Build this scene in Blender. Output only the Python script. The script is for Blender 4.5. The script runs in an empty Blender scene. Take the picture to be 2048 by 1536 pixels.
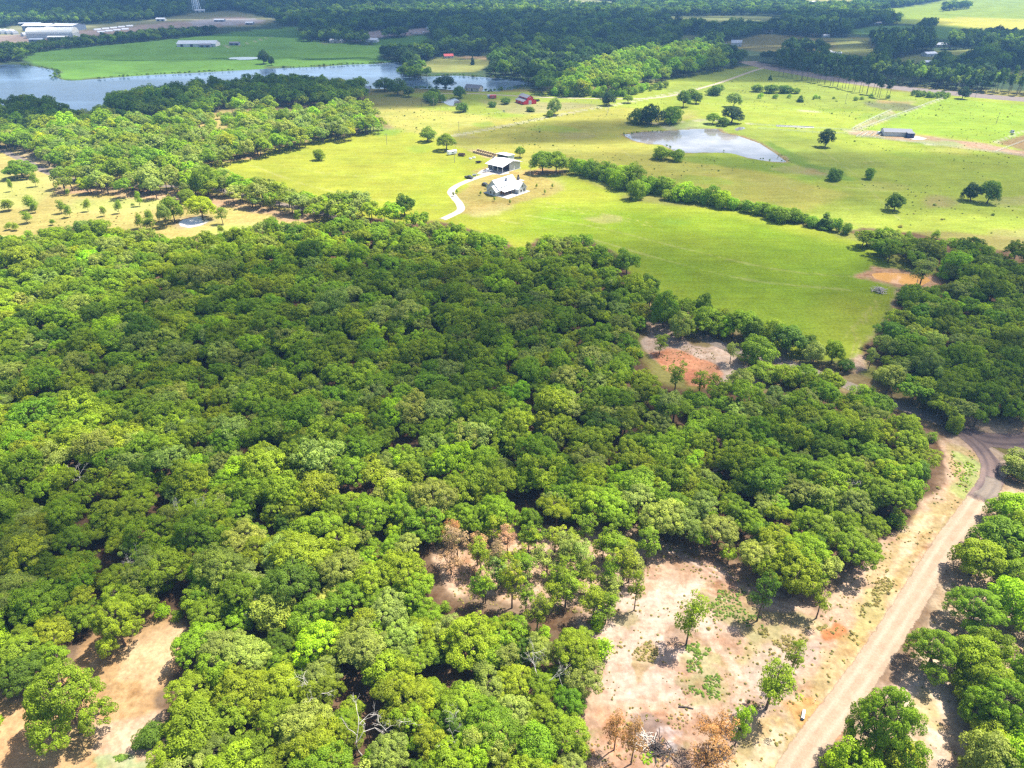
import bpy, math, random
import numpy as np
from mathutils import Vector, Matrix

random.seed(11)
rng = np.random.default_rng(11)
S = bpy.context.scene
COL = S.collection

# ------------------------------------------------------------------ camera
CAM_H, PITCH, FPX = 115.0, math.radians(31.5), 1400.0      # drone height, tilt below the horizon, focal length (2048 px wide frame)
cam = bpy.data.cameras.new("camera")
cam.sensor_width = 36.0
cam.lens = 36.0 * FPX / 2048.0
cam.clip_start = 1.0
cam.clip_end = 20000.0
cam_o = bpy.data.objects.new("camera", cam)
COL.objects.link(cam_o)
cam_o.location = (0, 0, CAM_H)
cam_o.rotation_euler = (math.pi / 2 - PITCH, 0, 0)
S.camera = cam_o

# ------------------------------------------------------------------ sky, sun, exposure
SUN_EL, SUN_AZ = math.radians(61), math.radians(28)         # azimuth measured from +X towards +Y
SUN_DIR = Vector((math.cos(SUN_EL) * math.cos(SUN_AZ), math.cos(SUN_EL) * math.sin(SUN_AZ), math.sin(SUN_EL)))
world = bpy.data.worlds.new("World")
S.world = world
world.use_nodes = True
wn = world.node_tree
for n in list(wn.nodes):
    wn.nodes.remove(n)
sky = wn.nodes.new("ShaderNodeTexSky")
sky.sky_type = 'NISHITA'
sky.sun_disc = False
sky.sun_elevation = SUN_EL
sky.sun_rotation = math.atan2(SUN_DIR.x, SUN_DIR.y)
sky.air_density = 1.0
sky.dust_density = 1.5
bg = wn.nodes.new("ShaderNodeBackground")
bg.inputs[1].default_value = 0.105
wo = wn.nodes.new("ShaderNodeOutputWorld")
wn.links.new(sky.outputs[0], bg.inputs[0])
wn.links.new(bg.outputs[0], wo.inputs[0])
sl = bpy.data.lights.new("sun", 'SUN')
sl.energy = 5.0
sl.angle = math.radians(0.53)
sl.color = (1.0, 0.95, 0.86)
so = bpy.data.objects.new("sun", sl)
COL.objects.link(so)
so.rotation_euler = (-SUN_DIR).to_track_quat('-Z', 'Y').to_euler()
so.location = (300, 100, 800)
S.view_settings.view_transform = 'Standard'
S.view_settings.look = 'None'
S.view_settings.gamma = 1.0
S.view_settings.use_curve_mapping = False
S.view_settings.exposure = 1.5
S.cycles.max_bounces = 3
S.cycles.use_adaptive_sampling = True
S.cycles.adaptive_threshold = 0.008
S.cycles.pixel_filter_type = 'BLACKMAN_HARRIS'
S.cycles.filter_width = 1.4
S.cycles.diffuse_bounces = 2
S.cycles.glossy_bounces = 2
S.cycles.transmission_bounces = 2
S.cycles.transparent_max_bounces = 8
S.cycles.volume_bounces = 0
S.cycles.use_denoising = False
S.cycles.caustics_reflective = False
S.cycles.caustics_refractive = False

# ------------------------------------------------------------------ projection: a point of the photograph to the place it shows
SP, CP = math.sin(PITCH), math.cos(PITCH)
def gp(x, y, z=0.0):
    dx, dy = x - 1024.0, y - 768.0
    d = (dx, FPX * CP - dy * SP, -FPX * SP - dy * CP)
    t = (z - CAM_H) / d[2]
    return (d[0] * t, d[1] * t)
def gpa(pts, z=0.0):
    return np.array([gp(x, y, z) for x, y in pts])
def to_px(X, Y, Z):
    zc = Y * CP - (Z - CAM_H) * SP
    yc = -Y * SP - (Z - CAM_H) * CP
    return 1024 + FPX * X / zc, 768 + FPX * yc / zc, zc
def ppm(x, y):                                              # photo pixels per metre on the ground there
    X, Y = gp(x, y)
    return FPX / (Y * CP + CAM_H * SP)

# ------------------------------------------------------------------ noise and polygon maths
def _hash(ix, iy, seed):
    h = (ix.astype(np.int64) * 374761393 + iy.astype(np.int64) * 668265263 + seed * 1442695041) & 0xFFFFFFFF
    h = ((h ^ (h >> 13)) * 1274126177) & 0xFFFFFFFF
    h = (h ^ (h >> 16)) & 0xFFFFFF
    return h / float(0xFFFFFF)
def vnoise(X, Y, seed=0):
    ix, iy = np.floor(X), np.floor(Y)
    fx, fy = X - ix, Y - iy
    fx, fy = fx * fx * (3 - 2 * fx), fy * fy * (3 - 2 * fy)
    a, b = _hash(ix, iy, seed), _hash(ix + 1, iy, seed)
    c, d = _hash(ix, iy + 1, seed), _hash(ix + 1, iy + 1, seed)
    return (a * (1 - fx) + b * fx) * (1 - fy) + (c * (1 - fx) + d * fx) * fy
def fbm(X, Y, scale, seed=0, octaves=4):
    s, a, t = 0.0, 1.0, 0.0
    for o in range(octaves):
        s = s + a * vnoise(X / scale * 2 ** o + 17.3 * o, Y / scale * 2 ** o - 9.1 * o, seed + o)
        t += a
        a *= 0.55
    return s / t
def sstep(a, b, x):
    t = np.clip((x - a) / (b - a), 0, 1)
    return t * t * (3 - 2 * t)
def seg_dist(P, A, B):
    d = B - A
    L = max(float(d @ d), 1e-9)
    t = np.clip(((P - A) @ d) / L, 0, 1)
    q = P - A - t[:, None] * d
    return np.sqrt((q * q).sum(1))
def sdf(poly, X, Y, margin):
    out = np.full(X.shape, -1e6)
    lo, hi = poly.min(0) - margin, poly.max(0) + margin
    m = (X > lo[0]) & (X < hi[0]) & (Y > lo[1]) & (Y < hi[1])
    if not m.any():
        return out
    P = np.stack([X[m], Y[m]], 1)
    dist = np.full(len(P), 1e9)
    ins = np.zeros(len(P), bool)
    n = len(poly)
    for i in range(n):
        A, B = poly[i], poly[(i + 1) % n]
        dist = np.minimum(dist, seg_dist(P, A, B))
        c = (A[1] > P[:, 1]) != (B[1] > P[:, 1])
        xx = (B[0] - A[0]) * (P[:, 1] - A[1]) / (B[1] - A[1] + 1e-12) + A[0]
        ins ^= c & (P[:, 0] < xx)
    out[m] = np.where(ins, dist, -dist)
    return out
def line_dist(pts, X, Y, margin):
    out = np.full(X.shape, 1e6)
    lo, hi = pts.min(0) - margin, pts.max(0) + margin
    m = (X > lo[0]) & (X < hi[0]) & (Y > lo[1]) & (Y < hi[1])
    if not m.any():
        return out
    P = np.stack([X[m], Y[m]], 1)
    dist = np.full(len(P), 1e9)
    for i in range(len(pts) - 1):
        dist = np.minimum(dist, seg_dist(P, pts[i], pts[i + 1]))
    out[m] = dist
    return out
def smooth(pts, n=8):
    pts = np.asarray(pts, float)
    P = np.vstack([2 * pts[0] - pts[1], pts, 2 * pts[-1] - pts[-2]])
    out = []
    for i in range(1, len(P) - 2):
        p0, p1, p2, p3 = P[i - 1], P[i], P[i + 1], P[i + 2]
        for k in range(n):
            t = k / n
            out.append(0.5 * (2 * p1 + (p2 - p0) * t + (2 * p0 - 5 * p1 + 4 * p2 - p3) * t * t + (3 * p1 - p0 - 3 * p2 + p3) * t ** 3))
    out.append(pts[-1])
    return np.array(out)

# ------------------------------------------------------------------ object helpers
def tag(o, label=None, cat=None, group=None, kind=None):
    if label: o["label"] = label
    if cat: o["category"] = cat
    if group: o["group"] = group
    if kind: o["kind"] = kind
    return o
def empty(name, loc=(0, 0, 0), rz=0.0):
    o = bpy.data.objects.new(name, None)
    o.empty_display_size = 0.5
    COL.objects.link(o)
    o.location = loc
    o.rotation_euler = (0, 0, rz)
    return o
def link_mesh(name, me, parent=None, loc=(0, 0, 0), rot=(0, 0, 0), scale=(1, 1, 1)):
    o = bpy.data.objects.new(name, me)
    COL.objects.link(o)
    if parent is not None: o.parent = parent
    o.location = loc
    o.rotation_euler = rot
    o.scale = scale
    return o
def np_mesh(name, V, Fc, mat, nper=4, attrs=None, smooth_shade=False):
    """a mesh from arrays; attrs: {name: per-vertex floats}"""
    me = bpy.data.meshes.new(name)
    V = np.asarray(V, np.float32)
    Fc = np.asarray(Fc, np.int32)
    me.vertices.add(len(V))
    me.vertices.foreach_set("co", V.ravel())
    nf = len(Fc)
    me.loops.add(nf * nper)
    me.loops.foreach_set("vertex_index", Fc.ravel())
    me.polygons.add(nf)
    me.polygons.foreach_set("loop_start", np.arange(0, nf * nper, nper, dtype=np.int32))
    me.polygons.foreach_set("loop_total", np.full(nf, nper, np.int32))
    if smooth_shade:
        me.polygons.foreach_set("use_smooth", np.ones(nf, bool))
    for k, a in (attrs or {}).items():
        a = np.asarray(a, np.float32)
        if a.ndim == 1:
            at = me.attributes.new(k, 'FLOAT', 'POINT')
            at.data.foreach_set("value", a)
        else:
            at = me.attributes.new(k, 'FLOAT_COLOR', 'POINT')
            at.data.foreach_set("color", a.ravel())
    me.update(calc_edges=True)
    me.materials.append(mat)
    return me
class MB:
    """collects boxes, prisms and tubes, builds one mesh"""
    def __init__(self): self.v, self.f = [], []
    def add(self, vs, fs):
        b = len(self.v)
        self.v += [tuple(p) for p in vs]
        self.f += [tuple(i + b for i in f) for f in fs]
        return self
    def box(self, x0, x1, y0, y1, z0, z1):
        return self.add([(x0, y0, z0), (x1, y0, z0), (x1, y1, z0), (x0, y1, z0), (x0, y0, z1), (x1, y0, z1), (x1, y1, z1), (x0, y1, z1)],
                        [(0, 3, 2, 1), (4, 5, 6, 7), (0, 1, 5, 4), (1, 2, 6, 5), (2, 3, 7, 6), (3, 0, 4, 7)])
    def prism(self, prof, a0, a1, axis='y'):
        """profile of (s, z) extruded along axis from a0 to a1; s runs along the other horizontal axis"""
        n = len(prof)
        P = lambda s, a, z: (s, a, z) if axis == 'y' else (a, s, z)
        vs = [P(s, a0, z) for s, z in prof] + [P(s, a1, z) for s, z in prof]
        fs = [tuple(range(n - 1, -1, -1)), tuple(range(n, 2 * n))] + [(i, (i + 1) % n, n + (i + 1) % n, n + i) for i in range(n)]
        return self.add(vs, fs)
    def slab(self, quad, t=0.12):
        q = [Vector(p) for p in quad]
        nrm = (q[1] - q[0]).cross(q[2] - q[0]).normalized()
        if nrm.z < 0: nrm = -nrm
        return self.add([p + nrm * t for p in q] + q, [(0, 1, 2, 3), (7, 6, 5, 4), (0, 4, 5, 1), (1, 5, 6, 2), (2, 6, 7, 3), (3, 7, 4, 0)])
    def tube(self, pts, rad, n=6):
        pts = [Vector(p) for p in pts]
        b = len(self.v)
        for i, p in enumerate(pts):
            d = (pts[min(i + 1, len(pts) - 1)] - pts[max(i - 1, 0)]).normalized()
            a = d.cross(Vector((0.31, 0.87, 0.13))).normalized()
            c = d.cross(a)
            for k in range(n):
                t = 2 * math.pi * k / n
                self.v.append(tuple(p + (a * math.cos(t) + c * math.sin(t)) * rad[i]))
        for i in range(len(pts) - 1):
            for k in range(n):
                self.f.append((b + i * n + k, b + i * n + (k + 1) % n, b + (i + 1) * n + (k + 1) % n, b + (i + 1) * n + k))
        self.f.append(tuple(b + k for k in range(n - 1, -1, -1)))
        self.f.append(tuple(b + (len(pts) - 1) * n + k for k in range(n)))
        return self
    def cyl(self, c, r, h, n=12, axis='z'):
        c = Vector(c)
        d = {'x': Vector((1, 0, 0)), 'y': Vector((0, 1, 0)), 'z': Vector((0, 0, 1))}[axis]
        return self.tube([c, c + d * h], [r, r], n)
    def mesh(self, name, mat, smooth_shade=False):
        me = bpy.data.meshes.new(name)
        me.from_pydata(self.v, [], self.f)
        me.update()
        me.materials.append(mat)
        if smooth_shade:
            for p in me.polygons: p.use_smooth = True
        return me
    def build(self, name, mat, parent=None, **k):
        return link_mesh(name, self.mesh(name, mat, k.pop('smooth_shade', False)), parent, **k)

# ------------------------------------------------------------------ materials
class NT:
    def __init__(self, name):
        self.m = bpy.data.materials.new(name)
        self.m.use_nodes = True
        self.t = self.m.node_tree
        for n in list(self.t.nodes): self.t.nodes.remove(n)
        self.out = self.t.nodes.new("ShaderNodeOutputMaterial")
    def n(self, typ, **k):
        nd = self.t.nodes.new(typ)
        for a, v in k.items(): setattr(nd, a, v)
        return nd
    def l(self, a, b): self.t.links.new(a, b)
    def noise(self, scale, detail=4.0, rough=0.55, vec=None):
        nd = self.n("ShaderNodeTexNoise")
        nd.inputs["Scale"].default_value = scale
        nd.inputs["Detail"].default_value = detail
        nd.inputs["Roughness"].default_value = rough
        if vec is not None: self.l(vec, nd.inputs["Vector"])
        return nd.outputs["Fac"]
    def maprange(self, v, a, b, c, d):
        nd = self.n("ShaderNodeMapRange")
        for i, q in enumerate((a, b, c, d)): nd.inputs[i + 1].default_value = q
        self.l(v, nd.inputs[0])
        return nd.outputs[0]
    def math(self, op, a, b=None):
        nd = self.n("ShaderNodeMath", operation=op)
        for i, q in enumerate((a, b)):
            if q is None: continue
            if isinstance(q, (int, float)): nd.inputs[i].default_value = q
            else: self.l(q, nd.inputs[i])
        return nd.outputs[0]
    def mix(self, fac, a, b, blend='MIX'):
        nd = self.n("ShaderNodeMix", data_type='RGBA', blend_type=blend)
        for i, q in ((0, fac), (6, a), (7, b)):
            if isinstance(q, (int, float)): nd.inputs[i].default_value = q
            elif isinstance(q, tuple): nd.inputs[i].default_value = (*q, 1.0)[:4]
            else: self.l(q, nd.inputs[i])
        return nd.outputs[2]
    def attr(self, name, typ='GEOMETRY'):
        nd = self.n("ShaderNodeAttribute", attribute_name=name, attribute_type=typ)
        return nd
def principled(name, col, rough=0.7, metal=0.0, var=0.12, scale=1.5, spec=0.3):
    t = NT(name)
    b = t.n("ShaderNodeBsdfPrincipled")
    tc = t.n("ShaderNodeTexCoord").outputs["Object"]
    nz = t.noise(scale, 4.0, 0.6, tc)
    f = t.maprange(nz, 0.25, 0.75, 1 - var, 1 + var)
    c = t.mix(1.0, (col[0], col[1], col[2]), (1, 1, 1), 'MULTIPLY')
    vm = t.n("ShaderNodeVectorMath", operation='SCALE')
    t.l(c, vm.inputs[0]); t.l(f, vm.inputs["Scale"])
    t.l(vm.outputs[0], b.inputs["Base Color"])
    b.inputs["Roughness"].default_value = rough
    b.inputs["Metallic"].default_value = metal
    b.inputs["Specular IOR Level"].default_value = spec
    t.l(b.outputs[0], t.out.inputs[0])
    return t.m
def foliage_mat(name, needle=False):
    t = NT(name)
    tint = t.attr("tint", 'INSTANCER').outputs["Color"]
    lr = t.attr("lr").outputs["Fac"]
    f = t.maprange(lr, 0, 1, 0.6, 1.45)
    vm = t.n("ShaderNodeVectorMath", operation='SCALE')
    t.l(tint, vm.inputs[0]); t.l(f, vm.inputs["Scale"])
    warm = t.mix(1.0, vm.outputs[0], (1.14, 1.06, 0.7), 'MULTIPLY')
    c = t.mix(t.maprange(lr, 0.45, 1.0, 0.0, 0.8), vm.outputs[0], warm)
    d = t.n("ShaderNodeBsdfDiffuse"); t.l(c, d.inputs[0])
    tr = t.n("ShaderNodeBsdfTranslucent")
    tcol = t.mix(1.0, c, (1.1, 1.25, 0.5), 'MULTIPLY')
    t.l(tcol, tr.inputs[0])
    ms = t.n("ShaderNodeMixShader"); ms.inputs[0].default_value = 0.18 if needle else 0.40
    t.l(d.outputs[0], ms.inputs[1]); t.l(tr.outputs[0], ms.inputs[2])
    g = t.n("ShaderNodeBsdfGlossy"); g.inputs["Roughness"].default_value = 0.55
    g.inputs[0].default_value = (0.9, 0.95, 0.9, 1)
    m2 = t.n("ShaderNodeMixShader"); m2.inputs[0].default_value = 0.008
    t.l(ms.outputs[0], m2.inputs[1]); t.l(g.outputs[0], m2.inputs[2])
    t.l(m2.outputs[0], t.out.inputs[0])
    return t.m
M = {}
M['leaf'] = foliage_mat("leaf")
M['needle'] = foliage_mat("needle", True)
M['bark'] = principled("bark", (0.10, 0.075, 0.055), 0.95, var=0.35, scale=3)
M['dead'] = principled("dead_wood", (0.42, 0.38, 0.33), 0.9, var=0.25, scale=3)
M['char'] = principled("charred_wood", (0.05, 0.04, 0.035), 0.95, var=0.4, scale=3)
M['ash'] = principled("white_ash", (0.75, 0.73, 0.70), 1.0, var=0.2, scale=2)
M['white_metal'] = principled("white_metal_roof", (0.58, 0.585, 0.60), 0.45, var=0.04, scale=0.5, spec=0.5)
M['cream_metal'] = principled("cream_metal_roof", (0.74, 0.71, 0.62), 0.5, var=0.05, scale=0.2)
M['grey_wall'] = principled("grey_siding", (0.46, 0.475, 0.455), 0.7, var=0.08)
M['white_wall'] = principled("white_wall", (0.5, 0.5, 0.48), 0.7, var=0.05)
M['tan_wall'] = principled("tan_wall", (0.50, 0.42, 0.33), 0.8, var=0.08)
M['trim'] = principled("white_trim", (0.78, 0.77, 0.74), 0.6, var=0.03)
M['dark'] = principled("dark_interior", (0.035, 0.03, 0.04), 0.9, var=0.2)
M['glass'] = principled("window_glass", (0.03, 0.04, 0.05), 0.08, var=0.1, spec=0.6)
M['brown_wood'] = principled("brown_wood", (0.16, 0.09, 0.06), 0.8, var=0.2)
M['grey_roof'] = principled("grey_metal_roof", (0.125, 0.13, 0.15), 0.65, var=0.06, scale=0.4, spec=0.2)
M['blue_roof'] = principled("blue_grey_roof", (0.16, 0.20, 0.27), 0.5, var=0.06)
M['red_wall'] = principled("red_barn_wall", (0.62, 0.03, 0.035), 0.7, var=0.06)
M['red_trailer'] = principled("red_paint", (0.45, 0.06, 0.06), 0.5, var=0.06)
M['black_paint'] = principled("black_paint", (0.02, 0.022, 0.026), 0.25, var=0.05, spec=0.6)
M['silver_paint'] = principled("silver_paint", (0.45, 0.46, 0.48), 0.3, var=0.05, spec=0.6)
M['white_paint'] = principled("white_paint", (0.78, 0.78, 0.78), 0.3, var=0.03, spec=0.5)
M['navy_paint'] = principled("navy_paint", (0.02, 0.03, 0.10), 0.4, var=0.06)
M['tyre'] = principled("tyre_rubber", (0.02, 0.02, 0.02), 0.9)
M['concrete'] = principled("concrete", (0.40, 0.38, 0.35), 0.9, var=0.08, scale=0.4)
M['post_wood'] = principled("fence_post_wood", (0.30, 0.25, 0.20), 0.9, var=0.2)
M['pipe_white'] = principled("white_pipe", (0.42, 0.45, 0.38), 0.6, var=0.05)
M['hay'] = principled("hay", (0.36, 0.27, 0.14), 1.0, var=0.2, scale=4)
M['steel'] = principled("galvanised_steel", (0.5, 0.51, 0.53), 0.4, metal=0.5, var=0.1)
M['tower_white'] = principled("tower_white", (0.80, 0.82, 0.84), 0.5, var=0.03)
M['greenhouse'] = principled("greenhouse_film", (0.36, 0.39, 0.43), 0.35, var=0.05, scale=0.2)

# ------------------------------------------------------------------ water outlines (photo points on the ground)
LAKE = [(-60, 128), (40, 128), (62, 131), (102, 138), (118, 145), (108, 152), (135, 160), (200, 156), (300, 149), (400, 144), (520, 137), (545, 135), (640, 132),
        (700, 128), (745, 127), (775, 124), (800, 124), (806, 138), (800, 146), (850, 152), (900, 150), (950, 152), (1005, 156), (1050, 160), (1062, 166), (1030, 176),
        (985, 181), (940, 179), (880, 177), (830, 175), (760, 176), (700, 172), (620, 182), (400, 190), (240, 196), (212, 214), (180, 236), (158, 240), (100, 232), (60, 228), (-60, 252)]
POND = [(1248, 269), (1285, 264), (1340, 261), (1400, 257), (1434, 258), (1444, 265), (1478, 272), (1518, 286), (1548, 305), (1572, 323), (1545, 322), (1500, 315),
        (1465, 305), (1430, 303), (1370, 304), (1350, 300), (1325, 288), (1295, 286), (1268, 280)]
BARN_POND = [(884, 203), (897, 198), (912, 197), (922, 205), (917, 211), (900, 210)]
MUD_POND = [(1744, 547), (1770, 545), (1800, 546), (1850, 552), (1862, 560), (1840, 571), (1815, 570), (1775, 563), (1750, 556)]
SMALL_POND = [(1466, 259), (1478, 254), (1492, 253), (1490, 257), (1474, 261)]
PASTURE_POND = [(356, 445), (368, 438), (380, 436), (396, 432), (410, 435), (418, 442), (402, 450), (378, 455), (362, 452)]
STRIP_POND = [(455, 117), (470, 114), (515, 114), (518, 117), (480, 119)]
WATERS = [(LAKE, 3.0), (POND, 1.2), (BARN_POND, 1.0), (MUD_POND, 0.5), (SMALL_POND, 0.5), (PASTURE_POND, 0.5), (STRIP_POND, 0.8)]

HAYFIELD = [(350, 338), (440, 322), (540, 298), (640, 273), (745, 261), (830, 266), (900, 286), (990, 318), (1060, 332), (1160, 362), (1260, 400), (1380, 412), (1480, 422), (1560, 445),
            (1650, 462), (1740, 488), (1790, 540), (1795, 600), (1760, 660), (1715, 715), (1660, 722), (1560, 700), (1420, 668), (1340, 640), (1280, 560), (1130, 520), (900, 470), (700, 440), (560, 400), (430, 362)]
HAYFIELD_R = [(1000, 470), (1120, 420), (1260, 405), (1380, 416), (1480, 426), (1560, 448), (1650, 464), (1740, 490), (1790, 540), (1795, 600), (1760, 660), (1715, 715), (1660, 722), (1560, 700), (1420, 668), (1340, 640), (1280, 560), (1130, 520)]
FOREST = [(-400, 490), (0, 482), (60, 472), (140, 456), (205, 454), (262, 462), (330, 480), (400, 482), (430, 470), (500, 458), (560, 452), (640, 452), (690, 444), (760, 440), (820, 446), (870, 446), (930, 452), (1000, 478), (1030, 500),
          (1080, 480), (1130, 484), (1180, 482), (1225, 500), (1240, 530), (1290, 550), (1320, 580), (1300, 630), (1285, 660), (1285, 700), (1298, 752), (1330, 770), (1390, 778), (1440, 758), (1480, 778), (1530, 770), (1600, 752), (1690, 766), (1760, 800),
          (1830, 842), (1882, 888), (1885, 950), (1850, 1000), (1785, 1062), (1745, 1105), (1700, 1150), (1640, 1190), (1580, 1175), (1500, 1140), (1440, 1110), (1370, 1085), (1330, 1075), (1240, 1055),
          (1150, 1045), (1050, 1050), (1000, 1055), (910, 1062), (880, 1100), (870, 1150), (880, 1200), (960, 1230), (1060, 1225), (1180, 1225), (1250, 1262), (1208, 1325), (1200, 1390), (1180, 1445), (1165, 1560), (1160, 1750),
          (300, 1750), (305, 1536), (300, 1440), (310, 1370), (352, 1295), (362, 1245), (290, 1230), (200, 1222), (168, 1285), (120, 1325), (50, 1360), (-60, 1385), (-400, 1385)]
WOOD_EAST = [(1690, 462), (1740, 458), (1830, 464), (1900, 480), (2000, 498), (2400, 500), (2500, 830), (2048, 828), (1990, 830), (1900, 818), (1830, 795), (1770, 758), (1725, 718), (1730, 690), (1770, 645), (1805, 600), (1850, 572), (1905, 560), (1885, 530), (1830, 515), (1770, 505), (1740, 480)]
WOOD_ROADSIDE = [(1720, 1750), (1700, 1536), (1720, 1440), (1790, 1400), (1830, 1300), (1870, 1200), (1915, 1110), (1960, 1040), (2010, 970), (2500, 900), (2700, 1750)]

G_LAYERS = []            # (kind, world points, colour, soft, jitter, jitter scale, opacity, width)
def LP(px, col, soft=3.0, jit=3.0, js=14.0, op=1.0, z=0.0): G_LAYERS.append(('p', gpa(px, z), col, soft, jit, js, op, 0))
def LL(px, col, width, soft=1.0, jit=0.6, js=6.0, op=1.0): G_LAYERS.append(('l', smooth(gpa(px), 6), col, soft, jit, js, op, width))
TAN = (0.36, 0.27, 0.16); SAND = (0.41, 0.305, 0.205); PINK = (0.35, 0.255, 0.185); ORANGE = (0.36, 0.165, 0.075); LITTER = (0.125, 0.085, 0.05)
LIME = (0.255, 0.285, 0.022); LIME2 = (0.15, 0.235, 0.010); STRAW = (0.33, 0.285, 0.075); OLIVE = (0.20, 0.19, 0.04); GREEN = (0.125, 0.205, 0.02); DIRT = (0.33, 0.245, 0.155)
# far country
LP([(-900, 860), (1900, 835), (2050, 960), (2900, 1000), (2900, 2600), (-900, 2600)], (0.22, 0.16, 0.10), 5, 4, 14)
LP([(-400, -72), (2500, -72), (2500, 190), (1900, 178), (1540, 128), (1300, 160), (1060, 180), (-400, 180)], (0.055, 0.085, 0.03), 20, 20, 90)
LP([(48, 117), (80, 100), (200, 90), (430, 69), (520, 60), (600, 53), (608, 78), (700, 86), (742, 91), (752, 78), (845, 69), (866, 80), (800, 100), (765, 104), (764, 116), (790, 122), (640, 133), (520, 139), (300, 151), (130, 162), (105, 152), (115, 143), (60, 130)], (0.12, 0.245, 0.03), 8, 6, 60)
LP([(430, 95), (520, 70), (600, 56), (606, 78), (560, 110), (470, 120)], (0.095, 0.20, 0.03), 30, 10, 60, 0.6)
LP([(-60, 66), (45, 50), (170, 50), (300, 40), (390, 26), (470, 22), (560, 40), (520, 52), (330, 62), (200, 80), (90, 96), (-60, 104)], (0.19, 0.20, 0.075), 8, 10, 60)
LP([(-60, 76), (60, 68), (170, 60), (260, 52), (330, 45), (470, 34), (545, 42), (480, 52), (340, 58), (250, 66), (150, 80), (0, 86), (-60, 88)], (0.36, 0.30, 0.25), 10, 14, 50)
LP([(370, 42), (470, 36), (530, 41), (470, 50), (380, 52)], (0.34, 0.33, 0.33), 8, 14, 40)
LP([(690, 74), (720, 63), (855, 57), (862, 66), (770, 74), (740, 82), (700, 82)], (0.38, 0.33, 0.30), 8, 6, 50)
LP([(640, 84), (690, 77), (700, 82), (650, 88)], (0.17, 0.18, 0.06), 8, 6, 50)
LP([(835, 128), (872, 116), (890, 113), (980, 114), (975, 130), (955, 145), (900, 146), (850, 143)], (0.20, 0.215, 0.045), 6, 5, 40)
LP([(915, 114), (980, 113), (972, 120), (930, 117)], (0.33, 0.24, 0.13), 6, 4, 30)
LP([(1155, 103), (1175, 97), (1215, 96), (1200, 102), (1165, 106)], (0.22, 0.22, 0.07), 8, 6, 60)
LP([(1415, 90), (1470, 80), (1530, 68), (1580, 70), (1640, 76), (1735, 76), (1755, 108), (1715, 122), (1660, 112), (1560, 106), (1480, 98)], (0.165, 0.155, 0.04), 8, 6, 60)
LP([(1660, 76), (1735, 77), (1752, 106), (1715, 121), (1670, 112)], (0.19, 0.21, 0.045), 15, 8, 60)
LP([(1770, 126), (1800, 115), (1870, 102), (1960, 98), (1960, 108), (1880, 114), (1850, 135), (1800, 138)], (0.19, 0.215, 0.045), 8, 6, 60)
LP([(1690, 62), (1750, 52), (1850, 50), (1930, 58), (1900, 78), (1840, 78), (1780, 66), (1720, 72)], (0.12, 0.22, 0.035), 10, 8, 60)
LP([(1700, 20), (1800, 16), (1880, 4), (1950, -20), (2400, -40), (2400, 90), (1990, 70), (1900, 55), (1790, 46), (1810, 30), (1760, 20)], (0.20, 0.27, 0.032), 12, 10, 90)
LP([(1820, 40), (1940, 34), (2100, 40), (2100, 62), (1960, 58)], (0.36, 0.36, 0.045), 25, 20, 90)
LP([(1590, -2), (1700, -3), (1720, 3), (1620, 4)], (0.30, 0.30, 0.06), 20, 10, 90)
LP([(1270, 33), (1380, 33), (1520, 32), (1570, 35), (1560, 41), (1440, 44), (1360, 40)], (0.20, 0.23, 0.06), 14, 10, 90)
LP([(1115, 1), (1160, 0), (1240, 3), (1235, 6), (1140, 5)], (0.26, 0.28, 0.09), 20, 10, 90)
LP([(1355, 74), (1400, 64), (1408, 68), (1380, 82), (1358, 82)], (0.17, 0.20, 0.05), 10, 8, 60)
LP([(2010, 145), (2060, 138), (2200, 140), (2200, 165), (2020, 165)], (0.22, 0.25, 0.04), 8, 6, 60)
# pastures in the middle distance
LP([(725, 190), (800, 188), (860, 185), (980, 182), (1100, 185), (1230, 188), (1330, 158), (1440, 138), (1530, 132), (1600, 150), (1800, 185), (2300, 215), (2500, 500), (1700, 460), (1400, 410), (1100, 345), (860, 275), (740, 262), (720, 215)], (0.235, 0.295, 0.028), 6, 5, 40)
LP([(735, 215), (800, 210), (900, 222), (1000, 240), (1060, 235), (900, 272), (820, 265), (748, 258), (730, 235)], (0.33, 0.31, 0.055), 10, 8, 40, 0.9)
LP([(740, 192), (800, 192), (880, 196), (880, 210), (800, 212), (735, 212)], (0.19, 0.185, 0.04), 10, 8, 40, 0.9)
LP([(960, 200), (1100, 205), (1200, 208), (1180, 216), (1100, 228), (1000, 228)], (0.26, 0.235, 0.08), 12, 8, 40, 0.8)
LP([(880, 262), (1000, 240), (1240, 210), (1420, 235), (1260, 262), (1320, 300), (1500, 330), (1700, 390), (1560, 425), (1300, 380), (1080, 335), (930, 292)], (0.29, 0.285, 0.04), 10, 10, 50, 0.9)
LP([(1330, 175), (1420, 150), (1540, 135), (1620, 155), (1740, 185), (1900, 205), (1780, 225), (1500, 205), (1380, 195)], (0.20, 0.255, 0.03), 12, 8, 50, 0.9)
LP([(1240, 255), (1420, 238), (1560, 262), (1700, 300), (1760, 330), (1660, 345), (1560, 325), (1480, 270), (1350, 258)], (0.185, 0.235, 0.03), 10, 8, 40, 0.85)
LP([(1340, 310), (1480, 312), (1570, 328), (1640, 350), (1500, 340), (1360, 320)], (0.15, 0.22, 0.02), 6, 6, 30, 0.9)
LP([(1540, 285), (1600, 315), (1680, 345), (1700, 360), (1640, 352), (1570, 322), (1540, 300)], (0.105, 0.18, 0.02), 5, 4, 20, 0.85)
LP([(1455, 268), (1490, 272), (1530, 288), (1560, 306), (1545, 308), (1500, 288), (1462, 273)], (0.27, 0.16, 0.07), 3, 3, 20, 0.8)
LP([(1600, 345), (1625, 340), (1660, 350), (1640, 358)], (0.24, 0.17, 0.08), 4, 4, 20, 0.8)
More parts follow.
